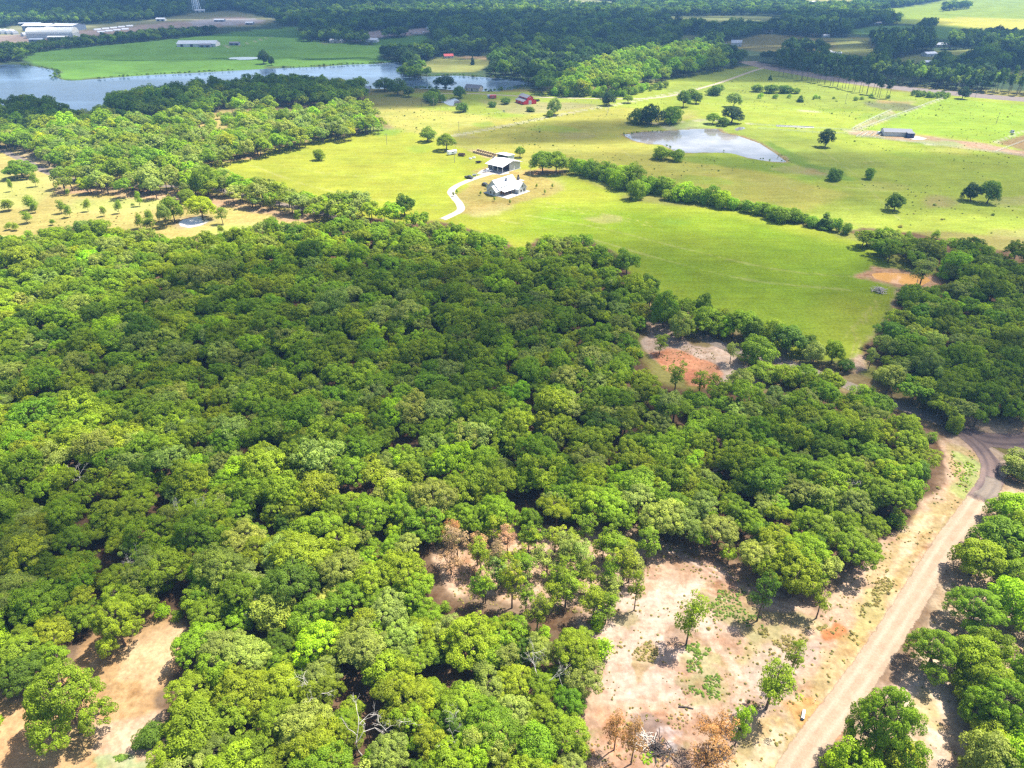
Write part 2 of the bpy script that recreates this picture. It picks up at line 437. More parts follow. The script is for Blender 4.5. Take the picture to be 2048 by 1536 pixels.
LP([(1700, 262), (1760, 260), (1950, 284), (2060, 305), (2200, 322), (2200, 345), (2000, 305), (1850, 287), (1700, 268)], (0.36, 0.27, 0.175), 4, 2, 20)
LP([(1990, 286), (2060, 262), (2200, 280), (2200, 320), (2060, 302)], (0.235, 0.18, 0.085), 5, 4, 20)
LP([(1735, 203), (1800, 206), (1855, 214), (1840, 222), (1770, 220), (1725, 212)], (0.13, 0.14, 0.05), 6, 6, 20, 0.9)
LP([(1750, 198), (1830, 204), (1820, 208), (1760, 205)], (0.33, 0.26, 0.11), 6, 6, 20, 0.8)
LP([(1840, 400), (1880, 395), (1900, 415), (1860, 425), (1835, 415)], (0.24, 0.18, 0.07), 8, 8, 20, 0.6)
LP([(1310, 248), (1400, 238), (1420, 250), (1330, 262)], (0.30, 0.29, 0.14), 5, 6, 16, 0.7)
LP([(1716, 261), (1800, 230), (1893, 196), (2000, 206), (2200, 222), (2200, 268), (2100, 255), (1995, 284), (1850, 268)], (0.205, 0.30, 0.024), 3, 2, 30)
LP([(1385, 210), (1500, 215), (1700, 232), (1795, 238), (1712, 261), (1560, 252), (1440, 240)], (0.25, 0.31, 0.03), 3, 2, 30)
LP([(1712, 262), (1800, 229), (1782, 222), (1705, 258)], (0.27, 0.25, 0.10), 2, 2, 20)
for wpx, wd, wc in ((POND, 5.0, (0.23, 0.18, 0.10)), (LAKE, 7.0, (0.09, 0.10, 0.035)), (BARN_POND, 3.0, (0.2, 0.17, 0.09)), (PASTURE_POND, 3.0, (0.40, 0.33, 0.22))):
    LL(list(wpx) + [wpx[0]], wc, wd, 2.5, 1.5, 9, 0.85)
# hayfield, yard
LP(HAYFIELD, LIME, 4, 3, 20)
LP(HAYFIELD_R, LIME2, 45, 15, 60, 0.95)
LP([(760, 400), (900, 330), (930, 360), (880, 420), (800, 420)], (0.25, 0.31, 0.02), 30, 20, 50, 0.7)
LP([(365, 325), (440, 312), (480, 306), (526, 306), (515, 316), (440, 325), (390, 332)], (0.42, 0.30, 0.15), 4, 3, 15)
LP([(905, 392), (945, 362), (975, 350), (1010, 342), (1075, 340), (1120, 352), (1128, 378), (1095, 398), (1030, 408), (985, 424), (940, 428), (918, 425), (935, 408)], (0.31, 0.265, 0.075), 5, 4, 16, 0.95)
LP([(930, 425), (1000, 405), (1020, 412), (990, 428), (950, 432)], (0.36, 0.32, 0.10), 6, 4, 12, 0.7)
LP([(945, 345), (975, 332), (1005, 345), (1060, 340), (1050, 350), (990, 352)], (0.34, 0.28, 0.10), 4, 3, 12, 0.8)
LP([(1040, 345), (1080, 338), (1130, 340), (1130, 350), (1070, 352)], (0.36, 0.22, 0.12), 4, 3, 10, 0.8)
LP([(940, 302), (960, 300), (1010, 312), (1002, 318), (975, 316)], (0.45, 0.34, 0.20), 2, 2, 10, 0.8)
LP([(1060, 350), (1120, 348), (1250, 380), (1230, 395), (1120, 372)], (0.26, 0.32, 0.02), 8, 6, 20, 0.7)
LP([(1710, 720), (1725, 700), (1765, 640), (1790, 595), (1805, 590), (1780, 650), (1740, 715), (1725, 735)], (0.33, 0.245, 0.12), 3, 3, 10, 0.9)
LP([(1715, 545), (1740, 535), (1800, 538), (1870, 548), (1900, 556), (1870, 578), (1800, 575), (1745, 562), (1720, 555)], (0.42, 0.27, 0.15), 3, 3, 9)
LP([(1690, 735), (1712, 708), (1730, 712), (1722, 745), (1700, 752)], (0.40, 0.31, 0.22), 2, 2, 6)
LP([(1780, 585), (1800, 580), (1800, 610), (1785, 615)], (0.40, 0.28, 0.17), 2, 2, 6, 0.8)
LL([(1752, 600), (1725, 640), (1705, 655), (1712, 680), (1700, 715)], (0.28, 0.29, 0.05), 0.5, 0.4, 0.3, 4, 0.8)
LL([(1760, 602), (1733, 642), (1713, 657), (1720, 682), (1712, 712)], (0.28, 0.29, 0.05), 0.5, 0.4, 0.3, 4, 0.8)
LL([(1742, 612), (1700, 660), (1685, 690), (1680, 710)], (0.26, 0.29, 0.04), 0.4, 0.4, 0.3, 4, 0.6)
LL([(1060, 408), (1200, 432), (1290, 450), (1330, 462)], (0.31, 0.32, 0.06), 0.6, 0.6, 0.4, 6, 0.6)
LL([(1075, 402), (1210, 428), (1300, 446)], (0.31, 0.32, 0.06), 0.6, 0.6, 0.4, 6, 0.6)
# sapling pasture on the left
LP([(-300, 290), (40, 310), (120, 350), (250, 372), (400, 372), (470, 388), (560, 410), (640, 432), (620, 450), (480, 475), (300, 482), (-300, 490)], (0.355, 0.315, 0.085), 5, 5, 25)
LP([(-100, 330), (60, 350), (120, 385), (60, 420), (-100, 400)], (0.32, 0.34, 0.06), 15, 10, 25, 0.8)
LP([(150, 400), (300, 392), (330, 402), (260, 430), (160, 420)], (0.29, 0.34, 0.05), 12, 10, 25, 0.7)
LP([(400, 455), (470, 445), (560, 440), (590, 450), (480, 472), (410, 470)], (0.28, 0.33, 0.045), 8, 8, 20, 0.85)
LP([(110, 372), (250, 372), (400, 385), (470, 395), (560, 418), (650, 436), (610, 452), (520, 425), (440, 412), (330, 400), (200, 392), (120, 385)], (0.37, 0.265, 0.16), 5, 4, 15, 0.9)
LP([(350, 440), (400, 428), (430, 440), (400, 455), (360, 460)], (0.33, 0.27, 0.16), 5, 4, 12, 0.8)
LP([(30, 285), (110, 310), (130, 345), (90, 345), (20, 305)], (0.38, 0.32, 0.18), 6, 4, 15, 0.9)
# woods left
LP([(-300, 300), (60, 268), (200, 232), (330, 205), (500, 190), (720, 178), (745, 215), (790, 258), (650, 275), (520, 305), (400, 330), (300, 345), (150, 345), (60, 290)], (0.23, 0.20, 0.075), 6, 5, 30)
LP([(390, 260), (430, 222), (520, 232), (640, 215), (690, 205), (700, 222), (620, 240), (520, 246), (460, 262), (440, 290), (400, 300)], (0.36, 0.31, 0.10), 5, 5, 25, 0.9)
# forest floor and clearings
LP(FOREST, LITTER, 4, 4, 14)
LP(WOOD_EAST, LITTER, 3, 4, 14)
LP([(1240, 560), (1330, 600), (1420, 640), (1560, 700), (1700, 740), (1840, 800), (1900, 850), (1880, 870), (1700, 790), (1480, 780), (1290, 720), (1260, 620)], (0.20, 0.165, 0.075), 3, 4, 12)
LP([(1290, 648), (1330, 652), (1390, 682), (1450, 705), (1500, 735), (1520, 760), (1480, 772), (1420, 765), (1330, 720), (1285, 690)], (0.43, 0.345, 0.265), 2, 3, 8)
LP([(1300, 706), (1340, 698), (1385, 710), (1430, 728), (1445, 748), (1420, 775), (1380, 768), (1330, 740)], (0.47, 0.235, 0.125), 1.5, 1.5, 6)
LP([(1360, 735), (1390, 740), (1410, 765), (1370, 762)], (0.40, 0.16, 0.085), 1.5, 1.5, 6, 0.8)
CLEARING = [(880, 1075), (960, 1062), (1090, 1050), (1230, 1052), (1330, 1088), (1420, 1122), (1500, 1160), (1570, 1205), (1640, 1225), (1710, 1150), (1790, 1060), (1850, 1000), (1900, 940), (1885, 880), (1920, 872), (1965, 915), (1978, 960),
            (1930, 1040), (1860, 1150), (1750, 1330), (1640, 1480), (1540, 1640), (1120, 1640), (1140, 1490), (1165, 1400), (1180, 1320), (1220, 1250), (1130, 1220), (900, 1200), (870, 1130)]
LP(CLEARING, SAND, 1.5, 2, 6)
LP([(890, 1100), (1000, 1090), (1100, 1100), (1080, 1160), (950, 1180), (880, 1150)], (0.474, 0.320, 0.205), 3, 3, 6, 0.8)
LP([(1180, 1250), (1290, 1160), (1420, 1180), (1470, 1260), (1400, 1400), (1250, 1420), (1190, 1380)], (0.493, 0.390, 0.301), 5, 3, 7, 0.9)
LP([(1330, 1095), (1420, 1120), (1500, 1170), (1470, 1180), (1380, 1140), (1320, 1120)], (0.307, 0.211, 0.134), 2, 2, 5, 0.8)
LP([(1420, 1180), (1480, 1180), (1520, 1215), (1600, 1235), (1560, 1265), (1480, 1260), (1420, 1240)], (0.218, 0.205, 0.070), 2, 3, 4, 0.75)
LP([(1270, 1300), (1300, 1280), (1320, 1300), (1300, 1340), (1275, 1370), (1265, 1340)], (0.256, 0.198, 0.077), 1, 1.5, 3, 0.8)
LP([(1370, 1290), (1420, 1280), (1440, 1320), (1440, 1400), (1390, 1400), (1380, 1340)], (0.256, 0.275, 0.083), 3, 3, 3, 0.6)
LP([(1520, 1260), (1620, 1240), (1660, 1260), (1580, 1310), (1500, 1320)], (0.282, 0.269, 0.109), 2, 3, 4, 0.6)
LP([(1540, 1280), (1640, 1290), (1600, 1350), (1560, 1400), (1480, 1420), (1500, 1330)], (0.397, 0.320, 0.256), 2, 3, 4, 0.7)
LP([(1640, 1262), (1670, 1242), (1695, 1258), (1690, 1280), (1650, 1284)], (0.346, 0.160, 0.064), 0.7, 1.2, 3)
LP([(1665, 1280), (1700, 1270), (1720, 1300), (1680, 1320)], (0.346, 0.218, 0.115), 1, 1.5, 3, 0.8)
LP([(1565, 1405), (1600, 1388), (1630, 1385), (1668, 1425), (1662, 1468), (1620, 1475), (1585, 1445)], (0.62, 0.30, 0.125), 1.2, 1.5, 4)
LP([(1600, 1395), (1625, 1393), (1620, 1408), (1605, 1408)], (0.538, 0.205, 0.064), 0.6, 0.8, 2)
# verge between the forest and the dirt road
LP([(1900, 890), (1930, 890), (1975, 935), (1965, 970), (1900, 1050), (1820, 1170), (1720, 1310), (1600, 1480), (1540, 1600), (1480, 1600), (1600, 1400), (1700, 1240), (1800, 1080), (1900, 970)], (0.346, 0.288, 0.115), 2, 2, 6, 0.7)
LP([(1905, 900), (1950, 915), (1965, 955), (1930, 1000), (1905, 985), (1925, 950)], (0.256, 0.307, 0.058), 1.5, 2, 5, 0.85)
LP([(1700, 1250), (1780, 1130), (1800, 1150), (1730, 1280), (1700, 1290)], (0.320, 0.301, 0.096), 2, 2, 5, 0.7)
LP([(1750, 1160), (1840, 1040), (1870, 1030), (1780, 1170)], (0.512, 0.422, 0.269), 1.5, 2, 5, 0.7)
LP([(1445, 1536), (1480, 1430), (1560, 1420), (1610, 1470), (1560, 1560), (1440, 1600)], (0.448, 0.339, 0.160), 2, 2, 5, 0.8)
LP([(1530, 1460), (1570, 1440), (1590, 1460), (1520, 1560), (1480, 1560)], (0.512, 0.435, 0.320), 1.5, 2, 4, 0.6)
# burned corner
LP([(1190, 1420), (1250, 1410), (1330, 1430), (1400, 1420), (1450, 1460), (1440, 1600), (1180, 1600), (1170, 1480)], (0.346, 0.230, 0.154), 3, 4, 5, 0.8)
LP([(1200, 1430), (1250, 1420), (1265, 1470), (1230, 1500), (1195, 1470)], (0.499, 0.256, 0.141), 2, 2, 4, 0.7)
LP([(1268, 1450), (1300, 1430), (1330, 1430), (1330, 1470), (1290, 1490), (1265, 1480)], (0.205, 0.160, 0.134), 1.5, 2, 3, 0.8)
LP([(1298, 1480), (1330, 1463), (1358, 1472), (1350, 1498), (1312, 1508)], (0.42, 0.39, 0.36), 1.4, 2.0, 1.5, 0.9)
LP([(1330, 1500), (1370, 1490), (1380, 1520), (1340, 1530)], (0.128, 0.109, 0.090), 1, 1.5, 3, 0.7)
LP([(1230, 1360), (1280, 1350), (1310, 1370), (1270, 1400), (1220, 1400)], (0.461, 0.301, 0.211), 2, 3, 4, 0.6)
# sandy strip bottom left
LP([(175, 1205), (260, 1225), (355, 1232), (365, 1285), (335, 1370), (325, 1450), (330, 1600), (-300, 1700), (-300, 1420), (40, 1400), (150, 1330), (190, 1270)], (0.410, 0.275, 0.134), 2, 2, 6)
LP([(250, 1290), (350, 1240), (350, 1290), (310, 1360), (250, 1350)], (0.461, 0.333, 0.192), 3, 3, 6, 0.8)
LP([(200, 1440), (310, 1430), (310, 1500), (240, 1540), (190, 1500)], (0.512, 0.384, 0.256), 2, 2, 5, 0.9)
LP([(60, 1480), (160, 1440), (200, 1480), (150, 1540), (60, 1540)], (0.371, 0.282, 0.128), 3, 3, 6, 0.8)
LP([(195, 1525), (240, 1510), (300, 1520), (290, 1545), (200, 1550)], (0.154, 0.256, 0.058), 1.5, 2, 3, 0.7)
LP([(330, 1440), (420, 1450), (460, 1520), (440, 1560), (330, 1560)], (0.384, 0.282, 0.173), 3, 3, 5, 0.9)
# under the roadside trees on the right
LP(WOOD_ROADSIDE, (0.397, 0.314, 0.205), 2, 2, 8)
LP([(1780, 1370), (1880, 1330), (1960, 1340), (1900, 1420), (1880, 1500), (1810, 1440)], (0.512, 0.422, 0.307), 2, 3, 6, 0.9)
LP([(1800, 1430), (1850, 1390), (1870, 1430), (1850, 1470)], (0.358, 0.301, 0.109), 2, 3, 5, 0.7)
LP([(1950, 1200), (2048, 1180), (2048, 1330), (1960, 1320)], (0.486, 0.384, 0.269), 2, 3, 6, 0.9)
LP([(1905, 832), (1990, 842), (2060, 832), (2200, 850), (2200, 880), (1985, 868), (1930, 852)], (0.461, 0.358, 0.237), 1.5, 1.5, 6)
# wheel ruts, cow paths, mowing headlands
for k in range(4):
    LL([(1325 + 6 * k, 1092 + 5 * k), (1385 + 4 * k, 1118 + 6 * k), (1450, 1148 + 7 * k), (1520, 1178 + 7 * k), (1590, 1198 + 8 * k)], (0.30, 0.215, 0.15) if k % 2 else (0.50, 0.40, 0.31), 0.5, 0.5, 0.3, 3, 0.8)
for k in range(3):
    LL([(1640 - 14 * k, 1500), (1700 - 14 * k, 1400), (1775 - 15 * k, 1270), (1850 - 13 * k, 1140), (1915 - 12 * k, 1030)], (0.27, 0.215, 0.12) if k % 2 else (0.44, 0.35, 0.235), 0.6, 0.6, 0.4, 4, 0.7)
LL([(1662, 1442), (1722, 1362), (1800, 1232), (1870, 1120), (1935, 1022)], (0.19, 0.14, 0.10), 0.5, 0.5, 0.35, 3, 0.75)
LL([(1360, 1440), (1300, 1330), (1310, 1230), (1380, 1170), (1450, 1190)], (0.50, 0.40, 0.31), 0.5, 0.6, 0.4, 3, 0.6)
LL([(1385, 1440), (1325, 1330), (1335, 1240), (1395, 1185), (1460, 1205)], (0.50, 0.40, 0.31), 0.5, 0.6, 0.4, 3, 0.6)
LL([(1440, 1300), (1470, 1340), (1480, 1400), (1450, 1450)], (0.54, 0.43, 0.33), 1.4, 1.2, 0.8, 3, 0.7)
for pts in ([(1240, 300), (1300, 330), (1420, 350), (1560, 372), (1700, 420)], [(760, 230), (850, 240), (930, 250), (1010, 240)], [(1560, 330), (1680, 372), (1820, 385), (2048, 420)], [(1000, 262), (1100, 258), (1240, 272)], [(1700, 330), (1800, 318), (1900, 330), (2048, 350)],
            [(1640, 300), (1700, 340), (1740, 380), (1800, 440)], [(560, 330), (680, 350), (800, 352), (900, 340)], [(500, 330), (620, 372), (760, 400), (880, 412)], [(1000, 440), (1150, 470), (1330, 520), (1500, 560), (1700, 580)], [(1050, 430), (1200, 456), (1380, 500), (1560, 540), (1740, 556)]):
    LL(pts, (0.33, 0.33, 0.09), 1.0, 1.2, 0.6, 10, 0.4)
# rank grass and worn patches in the pastures
rp = np.random.default_rng(9)
for k in range(46):
    x, y = rp.uniform(760, 2040), rp.uniform(215, 470)
    if y > 300 and x < 1150: continue
    w_, h_ = rp.uniform(18, 70), rp.uniform(3, 9)
    col = [(0.15, 0.25, 0.02), (0.29, 0.30, 0.05), (0.19, 0.28, 0.022), (0.27, 0.25, 0.07)][k % 4]
    LP([(x - w_, y), (x - w_ * 0.5, y - h_), (x + w_ * 0.4, y - h_ * 0.8), (x + w_, y + 2), (x + w_ * 0.3, y + h_), (x - w_ * 0.6, y + h_ * 0.7)], col, 6, 7, 16, 0.6)
for k in range(26):
    x, y = rp.uniform(1180, 1560), rp.uniform(1130, 1500)
    w_ = rp.uniform(12, 40)
    LP([(x - w_, y), (x - w_ * 0.3, y - w_ * 0.5), (x + w_ * 0.8, y - w_ * 0.3), (x + w_, y + w_ * 0.3), (x, y + w_ * 0.5)], [(0.31, 0.20, 0.13), (0.22, 0.20, 0.085), (0.38, 0.235, 0.15), (0.26, 0.185, 0.12)][k % 4], 1.5, 2.0, 2.5, 0.7)
# faint worn lines along the fences
for pts, w in (([(885, 276), (960, 262), (1060, 242), (1160, 222), (1240, 208), (1330, 190), (1400, 176)], 3.0), ([(1380, 208), (1500, 213), (1600, 221), (1700, 230), (1800, 238)], 1.6),
               ([(1300, 247), (1430, 241), (1520, 250), (1620, 258), (1720, 263)], 1.4), ([(1712, 262), (1800, 228), (1893, 194)], 1.5), ([(1705, 258), (1740, 240), (1780, 222)], 1.5),
               ([(1990, 285), (2048, 262)], 1.5), ([(1700, 262), (1850, 288), (2048, 312)], 1.2)):
    LL(pts, (0.38, 0.37, 0.22), w * 1.3, 1.0, 0.5, 10, 0.75)
LL([(440, 97), (480, 90), (520, 80), (560, 66), (600, 58)], (0.30, 0.29, 0.16), 2.5, 3, 1, 20, 0.8)
LL([(420, 95), (450, 92), (470, 92)], (0.36, 0.30, 0.22), 8, 4, 3, 20, 0.8)
LL([(1580, 88), (1620, 80), (1640, 79)], (0.36, 0.32, 0.2), 3.0, 3, 1, 20, 0.8)
LL([(1485, 91), (1515, 91)], (0.36, 0.32, 0.2), 3.0, 3, 1, 20, 0.7)

def build_ground():
    ang = np.concatenate([np.radians([89.7, 85, 78, 72, 68]), np.radians(np.linspace(65, 2.0, 640)), np.radians([1.7, 1.4, 1.15, 1.0])])
    R = CAM_H / np.tan(ang)
    az = np.concatenate([np.radians(np.linspace(-60, 60, 640)), np.radians(np.linspace(60, 300, 42)[1:-1])])
    nr, na = len(R), len(az)
    RR, AA = np.meshgrid(R, az, indexing='ij')
    X, Y = (RR * np.sin(AA)).ravel(), (RR * np.cos(AA)).ravel()
    # warp lookup for uneven outlines
    C = np.empty((len(X), 4))
    n1 = fbm(X, Y, 120, 3)
    n2 = fbm(X, Y, 28, 5)
    C[:, :3] = np.array(OLIVE) * (0.85 + 0.3 * n1)[:, None]
    C[:, 3] = 1
    for li, (k, pts, col, soft, jit, js, op, w) in enumerate(G_LAYERS):
        if k == 'p':
            lo, hi = pts.min(0) - soft - jit, pts.max(0) + soft + jit
        else:
            lo, hi = pts.min(0) - soft - jit - w, pts.max(0) + soft + jit + w
        m = (X > lo[0]) & (X < hi[0]) & (Y > lo[1]) & (Y < hi[1])
        if not m.any(): continue
        x, y = X[m], Y[m]
        d = sdf(pts, x, y, 1e5) if k == 'p' else w / 2 - line_dist(pts, x, y, 1e5)
        d = d + (fbm(x, y, js, 40 + li, 3) - 0.5) * 3.0 * jit
        a = sstep(-soft * 0.5, soft * 0.5, d) * op
        if op < 0.99 and k == 'p':
            a = a * np.clip(0.45 + 1.1 * fbm(x, y, js * 1.3, 90 + li, 4), 0, 1)
        c = np.array(col)[None, :] * (0.86 + 0.28 * fbm(x, y, 30, 140 + li, 4))[:, None]
        C[m, :3] = C[m, :3] * (1 - a[:, None]) + c * a[:, None]
    C[:, 3] = sstep(1.02, 1.2, C[:, 0] / np.maximum(C[:, 1], 1e-4))
    C[:, :3] *= 0.68
    C[:, 2] *= 1 + 0.4 * (1 - C[:, 3]) * sstep(1.5, 3.0, C[:, 1] / np.maximum(C[:, 2], 1e-4))
    Z = np.zeros(len(X))
    for (px, depth) in WATERS:
        poly = gpa(px)
        d = sdf(poly, X, Y, 20)
        Z = np.where(d > -3, np.minimum(Z, -depth * sstep(-2.5, 3.0, d)), Z)
    V = np.stack([X, Y, Z], 1)
    i, j = np.meshgrid(np.arange(nr - 1), np.arange(na), indexing='ij')
    j2 = (j + 1) % na
    Fc = np.stack([i * na + j, (i + 1) * na + j, (i + 1) * na + j2, i * na + j2], -1).reshape(-1, 4)
    Fc = Fc[:, ::-1]
    t = NT("ground")
    base = t.attr("Col").outputs["Color"]
    geo = t.n("ShaderNodeNewGeometry").outputs["Position"]
    a = t.maprange(t.noise(0.9, 6, 0.65, geo), 0.3, 0.7, 0.72, 1.26)
    b = t.maprange(t.noise(0.12, 4, 0.6, geo), 0.3, 0.7, 0.88, 1.12)
    c = t.maprange(t.noise(0.022, 4, 0.55, geo), 0.3, 0.7, 0.86, 1.13)
    # thin mowing / grazing streaks
    mp = t.n("ShaderNodeMapping"); mp.inputs["Rotation"].default_value = (0, 0, 0.5); mp.inputs["Scale"].default_value = (0.03, 0.35, 1)
    t.l(geo, mp.inputs["Vector"])
    s = t.maprange(t.noise(1.0, 4, 0.65, mp.outputs[0]), 0.3, 0.7, 0.88, 1.11)
    f = t.math('MULTIPLY', t.math('MULTIPLY', a, b), t.math('MULTIPLY', c, s))
    vm = t.n("ShaderNodeVectorMath", operation='SCALE')
    t.l(base, vm.inputs[0]); t.l(f, vm.inputs["Scale"])
    # weeds and straw: hue drift
    hue = t.maprange(t.noise(0.05, 5, 0.6, geo), 0.35, 0.7, 0.0, 0.55)
    warm = t.mix(1.0, vm.outputs[0], (1.16, 0.97, 1.05), 'MULTIPLY')
    cc = t.mix(hue, vm.outputs[0], warm)
    # leaf litter and trodden soil on the bare ground
    sand = t.attr("Col").outputs["Alpha"]
    l1 = t.maprange(t.noise(0.28, 8, 0.72, geo), 0.42, 0.64, 0.0, 0.95)
    l2 = t.maprange(t.noise(1.7, 6, 0.75, geo), 0.52, 0.68, 0.0, 0.75)
    l3 = t.maprange(t.noise(0.06, 5, 0.6, geo), 0.35, 0.65, 0.25, 1.0)
    lf = t.math('MULTIPLY', t.math('MULTIPLY', t.math('MAXIMUM', l1, l2), l3), sand)
    cc = t.mix(lf, cc, t.mix(1.0, cc, (0.60, 0.46, 0.34), 'MULTIPLY'))
    pale = t.math('MULTIPLY', t.maprange(t.noise(0.16, 7, 0.7, geo), 0.54, 0.70, 0.0, 0.6), sand)
    cc = t.mix(pale, cc, t.mix(1.0, cc, (1.22, 1.24, 1.28), 'MULTIPLY'))
    d = t.n("ShaderNodeBsdfDiffuse"); t.l(cc, d.inputs[0])
    bp = t.n("ShaderNodeBump"); bp.inputs["Strength"].default_value = 0.35; bp.inputs["Distance"].default_value = 0.25
    t.l(t.noise(1.6, 5, 0.65, geo), bp.inputs["Height"]); t.l(bp.outputs[0], d.inputs["Normal"])
    t.l(d.outputs[0], t.out.inputs[0])
    me = np_mesh("ground", V, Fc, t.m, 4, {"Col": C}, True)
    return tag(link_mesh("ground", me), "rolling pasture, hayfield and sandy ground of the whole valley", kind="structure")
build_ground()

# ------------------------------------------------------------------ water sheets
def water_mat(name, col, rough=0.06, bump=0.04, scale=0.6):
    t = NT(name)
    b = t.n("ShaderNodeBsdfPrincipled")
    geo = t.n("ShaderNodeNewGeometry").outputs["Position"]
    nz = t.maprange(t.noise(0.035, 5, 0.65, geo), 0.3, 0.7, 0.55, 1.5)
    vm = t.n("ShaderNodeVectorMath", operation='SCALE'); vm.inputs[0].default_value = col; t.l(nz, vm.inputs["Scale"])
    t.l(vm.outputs[0], b.inputs["Base Color"])
    b.inputs["Roughness"].default_value = rough
    b.inputs["IOR"].default_value = 1.333
    bp = t.n("ShaderNodeBump"); bp.inputs["Strength"].default_value = 0.5; bp.inputs["Distance"].default_value = bump
    t.l(t.noise(scale, 3, 0.6, geo), bp.inputs["Height"]); t.l(bp.outputs[0], b.inputs["Normal"])
    t.l(b.outputs[0], t.out.inputs[0])
    return t.m
M['lake'] = water_mat("lake_water", (0.05, 0.08, 0.13), 0.17, 0.06, 0.5)
M['pond'] = water_mat("pond_water", (0.16, 0.15, 0.14), 0.07, 0.02, 0.8)
M['mud'] = water_mat("muddy_water", (0.42, 0.22, 0.065), 0.12, 0.01, 0.8)
def water(name, px, mat, z=-0.3):
    P = gpa(px)
    c = P.mean(0)
    P = c + (P - c)
    # rounded, slightly uneven shoreline pushed out under the bank
    Q = smooth(np.vstack([P, P[:1]]), 5)[:-1]
    d = np.roll(Q, -1, 0) - np.roll(Q, 1, 0)
    nrm = np.stack([d[:, 1], -d[:, 0]], 1)
    nrm /= np.maximum(np.linalg.norm(nrm, axis=1, keepdims=True), 1e-9)
    area = 0.5 * np.sum(Q[:, 0] * np.roll(Q[:, 1], -1) - np.roll(Q[:, 0], -1) * Q[:, 1])
    Q = Q + nrm * (1.5 if area > 0 else -1.5)
    me = bpy.data.meshes.new(name)
    me.from_pydata([(x, y, z) for x, y in Q], [], [tuple(range(len(Q))) if area > 0 else tuple(range(len(Q) - 1, -1, -1))])
    me.update(); me.materials.append(mat)
    return tag(link_mesh(name, me), kind="structure")
water("lake", LAKE, M['lake'], -0.8)
water("pond_water", POND, M['pond'], -0.35)
water("barn_pond_water", BARN_POND, M['pond'], -0.3)
water("muddy_pond_water", MUD_POND, M['mud'], -0.18)
water("spring_pond_water", SMALL_POND, M['pond'], -0.2)
M['silt'] = water_mat("silty_water", (0.30, 0.28, 0.25), 0.12, 0.01, 0.8)
water("pasture_pond_water", PASTURE_POND, M['silt'], -0.2)
water("farm_pond_water", STRIP_POND, M['pond'], -0.3)

# ------------------------------------------------------------------ roads, lanes
def road_mat(name, col, col2, track=None, edge=0.35):
    """surface with wheel tracks; ragged gravel edge where the sheet thins out into the verge"""
    t = NT(name)
    geo = t.n("ShaderNodeNewGeometry").outputs["Position"]
    u = t.attr("across").outputs["Fac"]                         # -1 .. 1
    au = t.math('ABSOLUTE', u)
    nz = t.noise(0.35, 5, 0.65, geo)
    c = t.mix(t.maprange(nz, 0.35, 0.65, 0, 1), col, col2)
    if track:
        k = t.math('ABSOLUTE', t.math('SUBTRACT', au, 0.42))
        tf = t.math('MULTIPLY', t.maprange(k, 0.05, 0.25, 0.9, 0.0), t.maprange(t.noise(0.1, 3, 0.6, geo), 0.3, 0.7, 0.3, 1.0))
        c = t.mix(tf, c, track)
    f = t.maprange(t.noise(2.5, 4, 0.7, geo), 0.3, 0.7, 0.85, 1.15)
    vm = t.n("ShaderNodeVectorMath", operation='SCALE'); t.l(c, vm.inputs[0]); t.l(t.math('MULTIPLY', f, 0.8), vm.inputs["Scale"])
    d = t.n("ShaderNodeBsdfDiffuse"); t.l(vm.outputs[0], d.inputs[0])
    tr = t.n("ShaderNodeBsdfTransparent")
    e = t.math('ADD', au, t.math('MULTIPLY', t.math('SUBTRACT', t.noise(0.5, 5, 0.7, geo), 0.5), edge * 2.2))
    al = t.math('MULTIPLY', t.maprange(e, 1 - edge * 0.35, 1.0, 1.0, 0.0), t.maprange(t.math('ADD', t.attr("ends").outputs["Fac"], t.math('SUBTRACT', t.noise(0.4, 5, 0.7, geo), 0.5)), 0.15, 0.6, 0.0, 1.0))
    ms = t.n("ShaderNodeMixShader"); t.l(al, ms.inputs[0]); t.l(tr.outputs[0], ms.inputs[1]); t.l(d.outputs[0], ms.inputs[2])
    t.l(ms.outputs[0], t.out.inputs[0])
    return t.m
M['asphalt'] = road_mat("asphalt", (0.18, 0.145, 0.115), (0.215, 0.175, 0.14), (0.15, 0.125, 0.105), 0.2)
M['asphalt_dark'] = road_mat("asphalt_dark", (0.15, 0.11, 0.10), (0.21, 0.15, 0.125), (0.085, 0.066, 0.068), 0.3)
M['dirt'] = road_mat("dirt_road", (0.28, 0.20, 0.135), (0.34, 0.25, 0.175), (0.385, 0.295, 0.22), 0.3)
M['gravel'] = road_mat("white_gravel", (0.40, 0.355, 0.31), (0.45, 0.405, 0.355), (0.47, 0.43, 0.385), 0.16)
M['lane'] = road_mat("pale_lane", (0.31, 0.26, 0.185), (0.35, 0.30, 0.215), (0.37, 0.32, 0.25), 0.3)
M['highway'] = road_mat("highway_verge", (0.19, 0.155, 0.135), (0.215, 0.18, 0.155), (0.16, 0.14, 0.135), 0.15)
